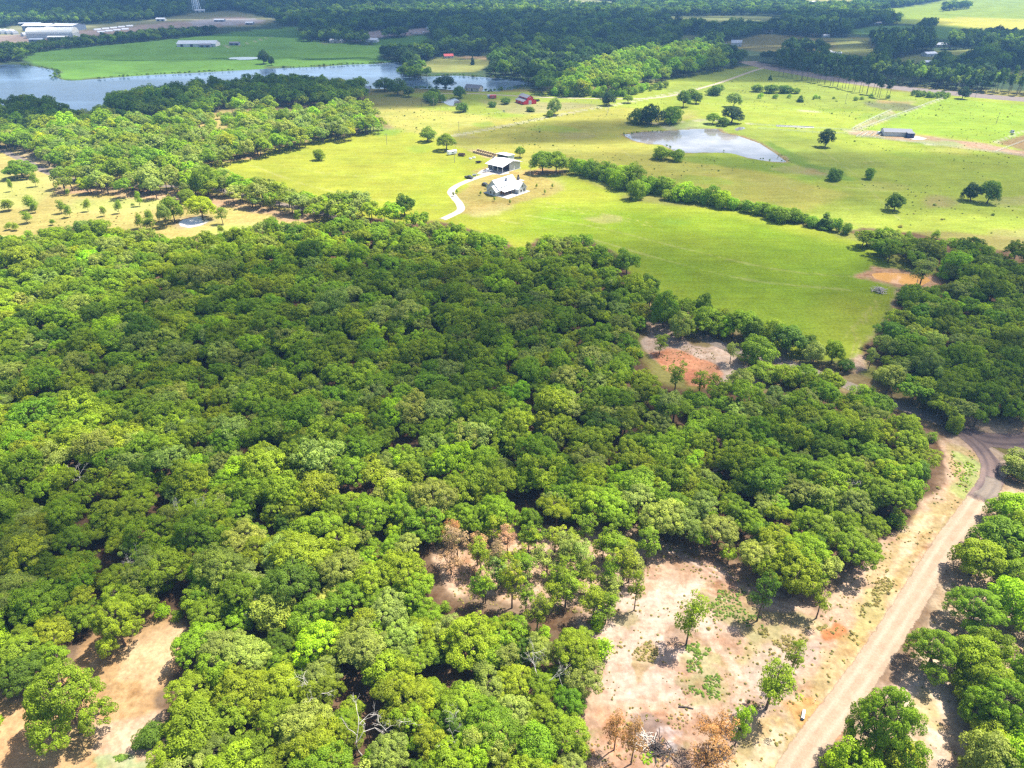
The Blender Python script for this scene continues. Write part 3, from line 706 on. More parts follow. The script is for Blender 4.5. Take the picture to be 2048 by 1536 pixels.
def road(name, px, width, mat, z=0.02, widths=None):
    P = smooth(gpa(px), 8)
    d = np.gradient(P, axis=0)
    nrm = np.stack([-d[:, 1], d[:, 0]], 1)
    nrm /= np.linalg.norm(nrm, axis=1, keepdims=True)
    us = np.linspace(-1, 1, 9)
    n = len(P)
    arc = np.concatenate([[0], np.cumsum(np.linalg.norm(np.diff(P, axis=0), axis=1))])
    ends = np.clip(np.minimum(arc, arc[-1] - arc) / 4.0, 0, 1)
    w = np.full(n, width) if widths is None else np.interp(np.linspace(0, 1, n), np.linspace(0, 1, len(widths)), widths)
    V = np.zeros((n, 9, 3))
    for k, u in enumerate(us):
        V[:, k, :2] = P + nrm * (u * w * 0.5)[:, None]
        V[:, k, 2] = z + 0.05 * (1 - u * u)
    i, k = np.meshgrid(np.arange(n - 1), np.arange(8), indexing='ij')
    Fc = np.stack([i * 9 + k, (i + 1) * 9 + k, (i + 1) * 9 + k + 1, i * 9 + k + 1], -1).reshape(-1, 4)[:, ::-1]
    me = np_mesh(name, V.reshape(-1, 3), Fc, mat, 4, {"across": np.tile(us, n), "ends": np.repeat(ends, 9)}, True)
    return tag(link_mesh(name, me), kind="structure")
road("paved_road", [(-120, 268), (-20, 292), (50, 322), (110, 350), (200, 368), (330, 372), (420, 376), (470, 388), (560, 408), (650, 428), (760, 462), (900, 505), (1050, 550), (1200, 605), (1300, 640),
                    (1400, 672), (1480, 705), (1560, 722), (1660, 757), (1760, 796), (1840, 826), (1900, 850)], 5.2, M['asphalt'])
road("junction_road", [(1885, 843), (1920, 858), (1955, 874), (2000, 882), (2060, 880), (2180, 862), (2400, 840)], 7.5, M['asphalt_dark'], 0.03)
road("bend_road", [(1895, 846), (1930, 868), (1962, 895), (1982, 925), (1984, 955), (1970, 985), (1955, 1005)], 5.6, M['asphalt_dark'], 0.045)
road("junction_apron", [(1945, 880), (1985, 905), (2012, 925)], 6.5, M['dirt'], 0.026, [2.5, 5.0, 6.5])
road("junction_cut_road", [(1972, 972), (1995, 945), (2025, 918), (2060, 900)], 4.5, M['dirt'], 0.034)
road("bend_patch", [(1986, 950), (1978, 975), (1958, 1000)], 5.0, M['asphalt'], 0.05)
road("dirt_road", [(1975, 972), (1940, 1025), (1890, 1095), (1830, 1190), (1760, 1300), (1690, 1400), (1620, 1490), (1570, 1570), (1480, 1720)], 5.4, M['dirt'], 0.016)
road("gravel_driveway", [(882, 440), (904, 430), (921, 420), (919, 408), (908, 394), (902, 384), (910, 374), (930, 364), (955, 355), (985, 346)], 4.4, M['gravel'])
road("gravel_forecourt", [(958, 350), (978, 342), (1000, 345), (1012, 350)], 12, M['gravel'], 0.03, [4, 11, 12, 5])
road("barn_lane", [(862, 188), (930, 187), (985, 189), (1070, 194), (1180, 197), (1290, 197), (1350, 190), (1410, 174), (1450, 162), (1500, 144), (1530, 135)], 4.5, M['lane'])
road("highway", [(1490, 122), (1545, 136), (1600, 146), (1680, 160), (1800, 176), (1920, 188), (2048, 199), (2250, 212)], 28, M['highway'])

# ------------------------------------------------------------------ clouds that shade the valley (they stand outside the picture, high to the right)
def clouds():
    t = NT("cloud")
    vs = t.n("ShaderNodeVolumeScatter")
    vs.inputs["Color"].default_value = (0.96, 0.97, 1.0, 1)
    vs.inputs["Density"].default_value = 0.018
    vs.inputs["Anisotropy"].default_value = 0.2
    t.l(vs.outputs[0], t.out.inputs["Volume"])
    V, Fc, b = [], [], 0
    nu, nv = 36, 18
    for (x, y, a, bb, c, rot, seed) in CLOUDS:
        gx, gy = gp(x, y)
        h = 950.0
        cx, cy = gx + SUN_DIR.x / SUN_DIR.z * h, gy + SUN_DIR.y / SUN_DIR.z * h
        ca, sa = math.cos(rot), math.sin(rot)
        for i in range(nv + 1):
            th = math.pi * i / nv
            for j in range(nu):
                ph = 2 * math.pi * j / nu
                d = np.array([math.sin(th) * math.cos(ph), math.sin(th) * math.sin(ph), math.cos(th)])
                k = 1 + 0.55 * (float(fbm(np.array([d[0] * 1.7 + seed * 7.7 + d[2]]), np.array([d[1] * 1.7 - seed * 3.1]), 1.0, seed, 4)[0]) - 0.5) * 2
                px_, py_ = d[0] * a * k, d[1] * bb * k
                V.append((cx + px_ * ca - py_ * sa, cy + px_ * sa + py_ * ca, h + d[2] * c * (k if d[2] > 0 else 0.6)))
        for i in range(nv):
            for j in range(nu):
                Fc.append((b + i * nu + j, b + (i + 1) * nu + j, b + (i + 1) * nu + (j + 1) % nu, b + i * nu + (j + 1) % nu))
        b = len(V)
    me = np_mesh("clouds", V, Fc, t.m, 4, None, True)
    return tag(link_mesh("clouds", me), "white fair weather clouds drifting over the valley", kind="stuff")
#        photo point shaded, half sizes in metres (x, y, z), turn, seed
CLOUDS = [(800, 690, 95, 72, 70, 0.0, 1), (1150, 740, 52, 60, 62, -0.2, 2), (2010, 650, 70, 85, 80, 0.1, 3), (1500, 560, 95, 75, 24, -0.3, 4), (480, 720, 70, 45, 50, 0.1, 16),
          (1780, 350, 200, 75, 26, -0.1, 5), (1180, 262, 90, 50, 45, 0.2, 6), (470, 180, 330, 105, 95, 0.05, 7), (90, 235, 120, 75, 90, 0.0, 8),
          (900, 70, 700, 420, 110, 0.0, 9), (250, 15, 900, 500, 110, 0.0, 10), (1500, 60, 520, 330, 110, 0.0, 11), (1850, 130, 330, 150, 90, 0.0, 12), (300, 105, 430, 190, 16, 0.0, 13),
          (60, 1120, 45, 30, 45, 0.0, 14), (1480, 880, 45, 24, 40, 0.1, 15)]
clouds()

# ------------------------------------------------------------------ haze
def haze():
    t = NT("haze")
    pv = t.n("ShaderNodeVolumePrincipled")
    pv.inputs["Color"].default_value = (0.26, 0.55, 1.0, 1)
    pv.inputs["Density"].default_value = 0.00012
    pv.inputs["Anisotropy"].default_value = 0.1
    pv.inputs["Density Attribute"].default_value = ""
    t.l(pv.outputs[0], t.out.inputs["Volume"])
    o = MB().box(-7300, 7300, -7300, 7300, -4.5, 122).build("haze", t.m)
    tag(o, "thin blue summer haze over the far woods", kind="stuff")
haze()

# ------------------------------------------------------------------ trees
def tubes(segs, n=6):
    V, Fc = [], []
    for pts, rad in segs:
        pts = [Vector(p) for p in pts]
        b = len(V)
        for i, p in enumerate(pts):
            d = (pts[min(i + 1, len(pts) - 1)] - pts[max(i - 1, 0)])
            d = d.normalized() if d.length > 1e-6 else Vector((0, 0, 1))
            a = d.cross(Vector((0.31, 0.87, 0.13))).normalized()
            c = d.cross(a)
            for k in range(n):
                t = 2 * math.pi * k / n
                V.append(tuple(p + (a * math.cos(t) + c * math.sin(t)) * rad[i]))
        for i in range(len(pts) - 1):
            for k in range(n):
                Fc.append((b + i * n + k, b + i * n + (k + 1) % n, b + (i + 1) * n + (k + 1) % n, b + (i + 1) * n + k))
    return np.array(V, float).reshape(-1, 3), np.array(Fc, int).reshape(-1, 4)
def leaf_quads(lumps, per, size, rs, axis_c, spread=0.45, up=0.42, shell=0.8):
    """leaf sprays on the skin of every clump; each spray is one small tilted face"""
    P, N, LR = [], [], []
    rmean = np.mean([l[3] for l in lumps])
    for (x, y, z, r) in lumps:
        k = max(3, int(per * (r / rmean) ** 2))
        d = rs.normal(size=(k, 3))
        d[:, 2] += 0.35
        d /= np.linalg.norm(d, axis=1, keepdims=True)
        q = (rs.uniform(shell, 1.06, (k, 1)) + rs.exponential(0.05, (k, 1))) * r
        p = np.array([x, y, z]) + d * q * np.array([1, 1, 0.8])
        o = p - axis_c
        o /= np.maximum(np.linalg.norm(o, axis=1, keepdims=True), 1e-6)
        nn = 0.75 * d + 0.35 * o + np.array([0, 0, up]) + rs.normal(size=(k, 3)) * spread
        P.append(p); N.append(nn / np.linalg.norm(nn, axis=1, keepdims=True))
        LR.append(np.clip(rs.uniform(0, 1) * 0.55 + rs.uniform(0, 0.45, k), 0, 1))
    P, N, LR = np.vstack(P), np.vstack(N), np.concatenate(LR)
    t = np.cross(N, rs.normal(size=N.shape))
    t /= np.maximum(np.linalg.norm(t, axis=1, keepdims=True), 1e-6)
    b = np.cross(N, t)
    s = size * rs.uniform(0.65, 1.35, (len(P), 1))
    asp = rs.uniform(0.55, 0.9, (len(P), 1))
    bend = N * s * rs.uniform(-0.25, 0.1, (len(P), 1))
    V = np.stack([P - t * s * 0.5 + bend, P - b * s * asp * 0.5, P + t * s * 0.5 + bend, P + b * s * asp * 0.5], 1).reshape(-1, 3)
    Fc = np.arange(len(V)).reshape(-1, 4)
    return V, Fc, np.repeat(LR, 4)
def fib(n, rs):
    i = np.arange(n) + 0.5
    ph = np.arccos(1 - 2 * i / n)
    th = math.pi * (1 + 5 ** 0.5) * i + rs.uniform(0, 6.28)
    return np.stack([np.cos(th) * np.sin(ph), np.sin(th) * np.sin(ph), np.cos(ph)], 1)
def make_tree(seed, form='oak', per=170, size=0.32, lump=1.05, lean=0.0):
    rs = np.random.default_rng(seed)
    segs, lumps, lobes = [], [], []
    if form == 'oak':
        R, Hh, z0 = 4.9 * rs.uniform(0.92, 1.08), 10.2 * rs.uniform(0.9, 1.1), 3.6
        n = rs.integers(7, 11)
        lobes.append((rs.normal(0, 0.7), rs.normal(0, 0.7), Hh - 2.6, 2.2 * rs.uniform(0.8, 1.15), 2.2))
        for k in range(n):
            a = 2 * math.pi * (k + rs.uniform(-0.3, 0.3)) / n
            q = R * rs.uniform(0.36, 0.76)
            rr = R * rs.uniform(0.26, 0.47)
            lobes.append((math.cos(a) * q, math.sin(a) * q, rs.uniform(0.48, 0.82) * Hh, rr, rr * rs.uniform(0.7, 0.95)))
        keep = 0.9
    elif form == 'bigoak':
        R, Hh, z0 = 7.4, 12.5, 3.6
        lobes.append((0, 0, 9.2, 3.6, 3.2))
        for k in range(15):
            a = 2 * math.pi * k / 15 * 2 + rs.uniform(-0.3, 0.3)
            q = R * (0.42 if k % 2 else 0.68) * rs.uniform(0.85, 1.1)
            rr = rs.uniform(1.7, 2.5)
            lobes.append((math.cos(a) * q, math.sin(a) * q, (8.6 if k % 2 else 5.2) + rs.normal(0, 0.9), rr, rr * 0.8))
        keep = 0.85
    elif form == 'airy':                                    # young thin-crowned oak, trunk and limbs showing
        R, Hh, z0 = 3.0, 9.5, 3.4
        for k in range(13):
            a = rs.uniform(0, 6.28)
            zf = rs.uniform(0.40, 0.93)
            q = R * rs.uniform(0.15, 0.85) * (1 - abs(zf - 0.62) * 1.3)
            rr = rs.uniform(0.7, 1.15)
            lobes.append((math.cos(a) * q, math.sin(a) * q, zf * Hh, rr, rr * 0.85))
        keep = 0.6
    elif form == 'field':                                   # open-grown oak, crown low and rounded
        R, Hh, z0 = 4.5, 9.0, 1.6
        lobes.append((rs.normal(0, 0.3), rs.normal(0, 0.3), 5.9, 3.0, 2.8))
        for k in range(9):
            a = 2 * math.pi * k / 9 + rs.uniform(-0.3, 0.3)
            q = rs.uniform(2.1, 2.9)
            rr = rs.uniform(1.4, 2.0)
            lobes.append((math.cos(a) * q, math.sin(a) * q, rs.uniform(2.7, 5.6), rr, rr * 0.95))
        keep = 0.93
    elif form == 'round':                                   # smooth dense elm / hackberry
        R, Hh, z0 = 3.6, 8.0, 1.8
        lobes.append((0, 0, 4.9, 3.0, 2.9))
        for k in range(7):
            a = 2 * math.pi * k / 7 + rs.uniform(-0.3, 0.3)
            lobes.append((math.cos(a) * 2.0, math.sin(a) * 2.0, rs.uniform(3.2, 5.6), rs.uniform(1.4, 1.9), 1.6))
        keep = 0.95
    elif form == 'shrub':                                   # leafy to the ground
        R, Hh, z0 = 3.4, 5.6, 0.3
        for k in range(9):
            a = rs.uniform(0, 6.28)
            q = rs.uniform(0.3, 2.1)
            rr = rs.uniform(1.2, 1.8)
            lobes.append((math.cos(a) * q, math.sin(a) * q, rs.uniform(1.1, 3.9), rr, rr))
        keep = 0.9
    elif form == 'sapling':
        R, Hh, z0 = 1.7, 4.6, 1.0
        for k in range(6):
            a = rs.uniform(0, 6.28)
            q = rs.uniform(0.1, 0.8)
            lobes.append((math.cos(a) * q, math.sin(a) * q, 1.9 + 0.4 * k, rs.uniform(0.7, 1.0) * (1 - 0.06 * k), 0.85))
        keep = 0.9
    elif form == 'cedar':
        R, Hh, z0 = 1.8, 6.0, 0.3
        for k in range(7):
            lobes.append((rs.normal(0, 0.15), rs.normal(0, 0.15), 0.8 + 0.75 * k, 1.75 * (1 - k / 7.4), 0.8))
        keep = 0.95
    elif form == 'pine':
        R, Hh, z0 = 3.0, 19.0, 9.0
        for k in range(8):
            a = rs.uniform(0, 6.28)
            q = rs.uniform(0.3, 1.9) * (1 - k / 11)
            lobes.append((math.cos(a) * q, math.sin(a) * q, 10.5 + 1.05 * k, rs.uniform(1.2, 1.8) * (1 - k / 14), 1.0))
        keep = 0.85
    zc = np.mean([l[2] for l in lobes])
    ctr = np.array([0, 0, zc - 0.8])
    for li, (x, y, z, rr, rz) in enumerate(lobes):
        m = max(4, int((2.5 if form in ('oak', 'bigoak') else 3.4) * (rr / lump) ** 2 * keep * (1.6 if form in ('airy', 'sapling') else 1)))
        for d in fib(m, rs):
            if d[2] < -0.55 and form not in ('shrub', 'cedar'): continue
            p = np.array([x, y, z]) + d * np.array([rr, rr, rz]) * rs.uniform(0.82, 1.05)
            if p[2] < 0.4: p[2] = 0.4
            deep = False
            for lj, (x2, y2, z2, r2, rz2) in enumerate(lobes):
                if lj != li:
                    e = (p - np.array([x2, y2, z2])) / np.array([r2, r2, rz2])
                    if (e * e).sum() < 0.55: deep = True; break
            if deep or rs.uniform() > keep + 0.05: continue
            lumps.append((p[0], p[1], p[2], lump * rs.uniform(0.45, 1.5)))
    # trunk and limbs
    r0 = {'oak': 0.26, 'bigoak': 0.36, 'field': 0.3, 'airy': 0.15, 'round': 0.22, 'shrub': 0.1, 'sapling': 0.07, 'cedar': 0.1, 'pine': 0.2}[form]
    if form in ('cedar', 'pine'):
        segs.append(([(0, 0, -0.2), (0.1, 0, Hh * 0.5), (0, 0.05, Hh * 0.97)], [r0 * 1.2, r0 * 0.8, 0.03]))
    else:
        top = Vector((lean + rs.normal(0, 0.15), rs.normal(0, 0.15), z0 + 0.6))
        segs.append(([(0, 0, -0.2), (lean * 0.4, 0, z0 * 0.5), top], [r0 * 1.35, r0, r0 * 0.85]))
        for (x, y, z, rr, rz) in lobes:
            e = Vector((x, y, z))
            mid = top.lerp(e, 0.5) + Vector((x * 0.12, y * 0.12, -0.15))
            segs.append(([top, mid, e], [r0 * 0.6, r0 * 0.38, r0 * 0.2]))
            if form in ('airy', 'oak', 'bigoak'):
                near = [l for l in lumps if (Vector(l[:3]) - e).length < rr * 1.3]
                for l in near[:: (1 if form == 'airy' else 3)]:
                    segs.append(([e, Vector(l[:3])], [r0 * 0.22, r0 * 0.07]))
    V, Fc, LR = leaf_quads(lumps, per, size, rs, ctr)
    return (V, Fc, LR), segs, R, Hh
def snag_segs(seed, Hh=9.0, spread=1.0):
    rs = np.random.default_rng(seed)
    segs = []
    def grow(p, d, L, r, lev):
        q1 = p + d * L * 0.5 + Vector(rs.normal(0, 0.035 * L, 3))
        q2 = p + d * L + Vector(rs.normal(0, 0.04 * L, 3))
        segs.append(([p, q1, q2], [r, r * 0.8, r * 0.55]))
        if lev == 0: return
        for k in range(rs.integers(2, 4)):
            dd = (d + Vector(rs.normal(0, 0.55 * spread, 3)) + Vector((0, 0, 0.12))).normalized()
            grow(q2 if k < 2 else q1, dd, L * rs.uniform(0.55, 0.8), r * 0.6, lev - 1)
    grow(Vector((0, 0, -0.2)), Vector((rs.normal(0, 0.06), rs.normal(0, 0.06), 1)).normalized(), Hh * 0.36, 0.17, 5)
    return segs

PROTO = {}
def proto(kind, form, seeds, n=6, **k):
    PROTO[kind] = []
    mat = M['needle'] if form in ('pine', 'cedar') else M['leaf']
    for s in seeds:
        (V, Fc, LR), segs, R, Hh = make_tree(s, form, **k)
        cm = np_mesh(kind + "_crown", V, Fc, mat, 4, {"lr": LR})
        tv, tf = tubes(segs, n)
        tm = np_mesh(kind + "_trunk", tv, tf, M['bark'], 4, None, True)
        PROTO[kind].append((cm, tm, R, Hh))
def lod(kind, form, seeds, n=4, nseg=1, **k):
    """one joined mesh per tree for the woods that read as a mass"""
    coll = bpy.data.collections.new("trees_" + kind)
    mat = M['needle'] if form in ('pine', 'cedar') else M['leaf']
    for i, s in enumerate(seeds):
        (V, Fc, LR), segs, R, Hh = make_tree(s, form, **k)
        tv, tf = tubes(segs[:nseg], n)
        me = np_mesh(kind, np.vstack([V, tv]), np.vstack([Fc, tf + len(V)]), mat, 4, {"lr": np.concatenate([LR, np.full(len(tv), 0.5)])})
        me.materials.append(M['bark'])
        mi = np.zeros(len(Fc) + len(tf), np.int32); mi[len(Fc):] = 1
        me.polygons.foreach_set("material_index", mi)
        coll.objects.link(bpy.data.objects.new("%s_%02d" % (kind, i), me))
    return coll
def lod_mix(*cs):
    c = cs[0]
    for o in cs[1:]:
        for ob in list(o.objects): c.objects.link(ob)
    return c
proto('oak', 'oak', range(100, 108), per=150, size=0.24, lump=0.64)
proto('bigoak', 'bigoak', range(900, 902), per=150, size=0.24, lump=0.66)
proto('field', 'field', range(800, 804), per=150, size=0.32, lump=0.92)
proto('airy', 'airy', range(200, 204), per=62, size=0.24, lump=0.58)
proto('withered', 'airy', range(220, 223), per=40, size=0.22, lump=0.55)
proto('round', 'round', range(300, 303), per=170, size=0.28, lump=0.8)
proto('shrub', 'shrub', range(400, 404), per=130, size=0.28, lump=0.8)
proto('sapling', 'sapling', range(500, 503), per=70, size=0.2, lump=0.5)
proto('cedar', 'cedar', range(600, 602), per=90, size=0.2, lump=0.45)
proto('pine', 'pine', range(700, 703), per=60, size=0.42, lump=0.8)
LOD_NEAR = lod('near_oak', 'oak', range(120, 128), 5, 9, per=92, size=0.31, lump=0.68)
lod_mix(LOD_NEAR, lod('near_round', 'round', range(330, 332), 5, 5, per=100, size=0.36, lump=0.8), lod('near_airy', 'airy', range(230, 231), 5, 12, per=50, size=0.3, lump=0.6))
LOD_MID = lod('mid_oak', 'oak', list(range(140, 144)), 4, 5, per=46, size=0.62, lump=1.05)
LOD_ROUND = lod('mid_round', 'round', range(320, 323), 4, 3, per=40, size=0.55, lump=0.95)
LOD_FAR = lod('far_oak', 'oak', list(range(150, 154)), 3, 1, per=20, size=1.05, lump=1.35)
LOD_SHRUB = lod('low_shrub', 'shrub', range(420, 423), 3, 1, per=40, size=0.45, lump=0.9)
LOD_PINE = lod('far_pine', 'pine', range(720, 723), 4, 1, per=22, size=0.8, lump=1.0)

# leaf colours (albedo)
T_OLIVE = (0.232, 0.305, 0.016); T_MID = (0.176, 0.272, 0.013); T_GREY = (0.250, 0.308, 0.055); T_BRIGHT = (0.255, 0.400, 0.011); T_YELLOW = (0.38, 0.42, 0.013)
T_DARK = (0.095, 0.170, 0.013); T_BROWN = (0.46, 0.28, 0.15); T_RUST = (0.38, 0.20, 0.08); T_DEEP = (0.036, 0.074, 0.020)
CNAME = {T_OLIVE: "olive green", T_MID: "mid green", T_GREY: "grey-green", T_BRIGHT: "bright lime green", T_YELLOW: "yellow-green", T_DARK: "dark green", T_BROWN: "brown-leaved"}
def jitter_tint(t, rs, amt=0.14):
    k = 1 + rs.normal(0, amt)
    return (t[0] * k * (1 + rs.normal(0, 0.07)), t[1] * k, t[2] * k * (1 + rs.normal(0, 0.1)))

GN = {}
def scatter_group(coll):
    if coll.name in GN: return GN[coll.name]
    ng = bpy.data.node_groups.new("scatter_" + coll.name, 'GeometryNodeTree')
    ng.interface.new_socket("Geometry", in_out='INPUT', socket_type='NodeSocketGeometry')
    ng.interface.new_socket("Geometry", in_out='OUTPUT', socket_type='NodeSocketGeometry')
    gi, go = ng.nodes.new('NodeGroupInput'), ng.nodes.new('NodeGroupOutput')
    ci = ng.nodes.new('GeometryNodeCollectionInfo')
    ci.inputs['Collection'].default_value = coll
    ci.inputs['Separate Children'].default_value = True
    ci.inputs['Reset Children'].default_value = True
    ip = ng.nodes.new('GeometryNodeInstanceOnPoints')
    ip.inputs['Pick Instance'].default_value = True
    def na(name, typ):
        nd = ng.nodes.new('GeometryNodeInputNamedAttribute')
        nd.data_type = typ
        nd.inputs['Name'].default_value = name
        return nd.outputs['Attribute']
    L = ng.links.new
    L(gi.outputs[0], ip.inputs['Points'])
    L(ci.outputs[0], ip.inputs['Instance'])
    L(na('idx', 'INT'), ip.inputs['Instance Index'])
    L(na('rot', 'FLOAT_VECTOR'), ip.inputs['Rotation'])
    L(na('scl', 'FLOAT_VECTOR'), ip.inputs['Scale'])
    L(ip.outputs[0], go.inputs[0])
    GN[coll.name] = ng
    return ng
def scatter(name, P, scl, tint, coll, label, seed=0, z=None, flat=1.0):
    """a wood too dense to count: one object, every tree in it real geometry"""
    rs = np.random.default_rng(seed)
    n = len(P)
    me = bpy.data.meshes.new(name)
    me.vertices.add(n)
    V = np.zeros((n, 3), np.float32); V[:, :2] = P
    if z is not None: V[:, 2] = z
    me.vertices.foreach_set("co", V.ravel())
    rot = np.zeros((n, 3), np.float32); rot[:, 2] = rs.uniform(0, 6.283, n); rot[:, :2] = rs.normal(0, 0.05, (n, 2))
    a = me.attributes.new('rot', 'FLOAT_VECTOR', 'POINT'); a.data.foreach_set('vector', rot.ravel())
    sc = np.repeat(np.asarray(scl, np.float32)[:, None], 3, 1) * rs.uniform(0.88, 1.12, (n, 3)).astype(np.float32)
    sc[:, 2] *= flat
    a = me.attributes.new('scl', 'FLOAT_VECTOR', 'POINT'); a.data.foreach_set('vector', sc.ravel())
    a = me.attributes.new('idx', 'INT', 'POINT'); a.data.foreach_set('value', rs.integers(0, 1000, n).astype(np.int32) % len(coll.objects))
    tt = np.ones((n, 4), np.float32); tt[:, :3] = tint
    a = me.attributes.new('tint', 'FLOAT_COLOR', 'POINT'); a.data.foreach_set('color', tt.ravel())
    me.update()
    o = link_mesh(name, me)
    md = o.modifiers.new("trees", 'NODES')
    md.node_group = scatter_group(coll)
    return tag(o, label, kind="stuff")

USED = {}
def tree(kind, x, y, z, s, tint, name, label, cat="tree", group=None, variant=None, sz=None, rz=None, parts=True):
    """one tree: an empty at its foot with trunk and crown"""
    vs = PROTO[kind]
    cm, tm, R, Hh = vs[(variant if variant is not None else random.randrange(len(vs))) % len(vs)]
    o = empty(name, (x, y, z), random.uniform(0, 6.283) if rz is None else rz)
    o.scale = (s, s, sz if sz is not None else s)
    c = link_mesh("crown", cm, o)
    c["tint"] = [float(q) for q in tint]
    link_mesh("trunk", tm, o)
    return tag(o, label, cat, group)
def tree_px(kind, px, py, w, h, tint, name, label, cat="tree", group=None, **k):
    """a tree whose foot shows at (px, py) and whose crown is w wide and h tall in the photograph"""
    X, Y = gp(px, py)
    zc = Y * CP + CAM_H * SP
    m = FPX / zc
    vs = PROTO[kind]
    v = random.randrange(len(vs))
    _, _, R, Hh = vs[v]
    s = w / m / (2 * R * 1.08)
    elev = math.atan2(CAM_H, Y)
    hm = (h / m - w / m * 0.42 * math.sin(elev)) / max(math.cos(elev), 0.3)      # the crown's depth also shows from above
    sz = min(max(hm / Hh, s * 0.55), s * 1.7)
    return tree(kind, X, Y, 0, s, tint, name, label, cat, group, variant=v, sz=sz, **k)

def region_points(px, d, z=6.0, seed=0, jit=0.33, holes=(), edge=0.0):
    rs = np.random.default_rng(seed)
    poly = gpa(px, z)
    lo, hi = poly.min(0), poly.max(0)
    nx, ny = int((hi[0] - lo[0]) / d) + 2, int((hi[1] - lo[1]) / (d * 0.866)) + 2
    i, j = np.meshgrid(np.arange(nx), np.arange(ny), indexing='ij')
    X = lo[0] + (i + 0.5 * (j % 2)) * d
    Y = lo[1] + j * d * 0.866
    X, Y = (X + rs.normal(0, jit * d, X.shape)).ravel(), (Y + rs.normal(0, jit * d, Y.shape)).ravel()
    m = sdf(poly, X, Y, 50) > edge
    X, Y = X[m], Y[m]
    for hpx, hz, mar in holes:
        m = sdf(gpa(hpx, hz), X, Y, 80) < -mar
        X, Y = X[m], Y[m]
    return np.stack([X, Y], 1)
def in_frame(P, z=6, pad=120):
    x, y, zc = to_px(P[:, 0], P[:, 1], z)
    return (x > -pad) & (x < 2048 + pad) & (y > -pad) & (y < 1536 + pad) & (zc > 0)
PAL_OAK = [(T_OLIVE, 0.38), (T_MID, 0.29), (T_GREY, 0.16), (T_DARK, 0.05), (T_BRIGHT, 0.10), (T_YELLOW, 0.02)]
def pick_tints(P, pal, rs, patch=35.0, seed=3):
    n = len(P)
    u = 0.55 * rs.uniform(0, 1, n) + 0.45 * np.clip((fbm(P[:, 0], P[:, 1], patch, seed, 2) - 0.2) / 0.6, 0, 1)
    u = np.argsort(np.argsort(u)) / max(n, 1)
    cols = [p[0] for p in pal]
    w = np.array([p[1] for p in pal]); w = np.cumsum(w / w.sum())
    perm = rs.permutation(len(cols))                      # rank bands to colours
    k = np.minimum(np.searchsorted(w, rs.uniform(0, 1, n) * 0.75 + u * 0.25), len(cols) - 1)
    base = [cols[q] for q in k]
    return base, np.array([jitter_tint(b, rs) for b in base])

# ------------------------------------------------------------------ the oak forest: the 300 nearest crowns singly, the rest as one mass
rs = np.random.default_rng(5)
ROADPX = [(1885, 843), (1930, 868), (1982, 925), (1970, 985), (1890, 1095), (1760, 1300), (1620, 1490), (1480, 1720)]
road_line = smooth(gpa(ROADPX), 6)
PF = region_points(FOREST, 5.3, 6.0, 21, edge=2.0)
PE = region_points(WOOD_EAST, 5.6, 6.0, 22, edge=2.0)
PR = region_points([(1700, 1750), (1720, 1560), (1890, 1420), (1960, 1320), (1990, 1180), (2040, 1040), (2080, 960), (2500, 900), (2700, 1750)], 9.0, 6.0, 23)
PR = PR[line_dist(road_line, PR[:, 0], PR[:, 1], 500) > 9.0]
def where(px, py):
    col = ["at left edge", "far left", "left", "left of centre", "centre-left", "centre-right", "right of centre", "right", "far right", "at right edge"][min(9, max(0, int(px / 2048 * 10)))]
    row = ["upper middle", "middle", "just below middle", "lower middle", "lower third", "low", "lower quarter", "very low", "near bottom", "bottom edge"][min(9, max(0, int((py - 700) / 836 * 10)))]
    return col, row
allP = np.vstack([PF, PE, PR])
src = np.array(["f"] * len(PF) + ["e"] * len(PE) + ["r"] * len(PR))
k = in_frame(allP, 6, 420)
allP, src = allP[k], src[k]
base, tints = pick_tints(allP, PAL_OAK, rs)
pxx, pyy, zc = to_px(allP[:, 0], allP[:, 1], 7.0)
vis = (pxx > -30) & (pxx < 2078) & (pyy > 0) & (pyy < 1560)
order = np.argsort(np.where(vis, zc, 1e9))
single = np.zeros(len(allP), bool)
single[order[:300]] = True
scl = np.clip(rs.normal(0.79, 0.16, len(allP)), 0.42, 1.25)
made = {}
for i in np.where(single)[0]:
    c, r = where(pxx[i], pyy[i])
    place = {"f": "forest canopy", "e": "east wood", "r": "dirt roadside"}[src[i]]
    col = CNAME[base[i]]
    size = "small" if scl[i] < 0.7 else ("broad" if scl[i] > 0.9 else "medium")
    lab = "%s %s oak, %s, %s, %s" % (size, col, place, r, c)
    o_ = tree('field' if src[i] == 'r' else 'round' if i % 13 == 0 else ('airy' if i % 17 == 0 else 'oak'), allP[i, 0], allP[i, 1], 0, scl[i], tints[i], "oak_tree", lab, "tree", "forest oaks, %s, %s, %s %s" % (r, c, size, col), variant=int(rs.integers(0, 8)), sz=scl[i] * rs.uniform(0.9, 1.12))
    made.setdefault(lab, []).append((pxx[i], o_))
ORD = ["first", "second", "third", "fourth", "fifth", "sixth", "seventh", "eighth", "ninth", "tenth", "eleventh", "twelfth"]
for lab, os_ in made.items():
    if len(os_) > 1:
        for q, (_x, o_) in enumerate(sorted(os_, key=lambda t: t[0])):
            o_["label"] = "%s, %s from left" % (lab, ORD[min(q, 11)])
rest = ~single
near = rest & (zc < 330)
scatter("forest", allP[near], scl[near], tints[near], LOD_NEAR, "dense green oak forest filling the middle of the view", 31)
far = rest & (zc >= 330)
if far.any():
    scatter("forest_edge", allP[far], scl[far], tints[far], LOD_MID, "far edge of the oak forest below the hayfield", 32)
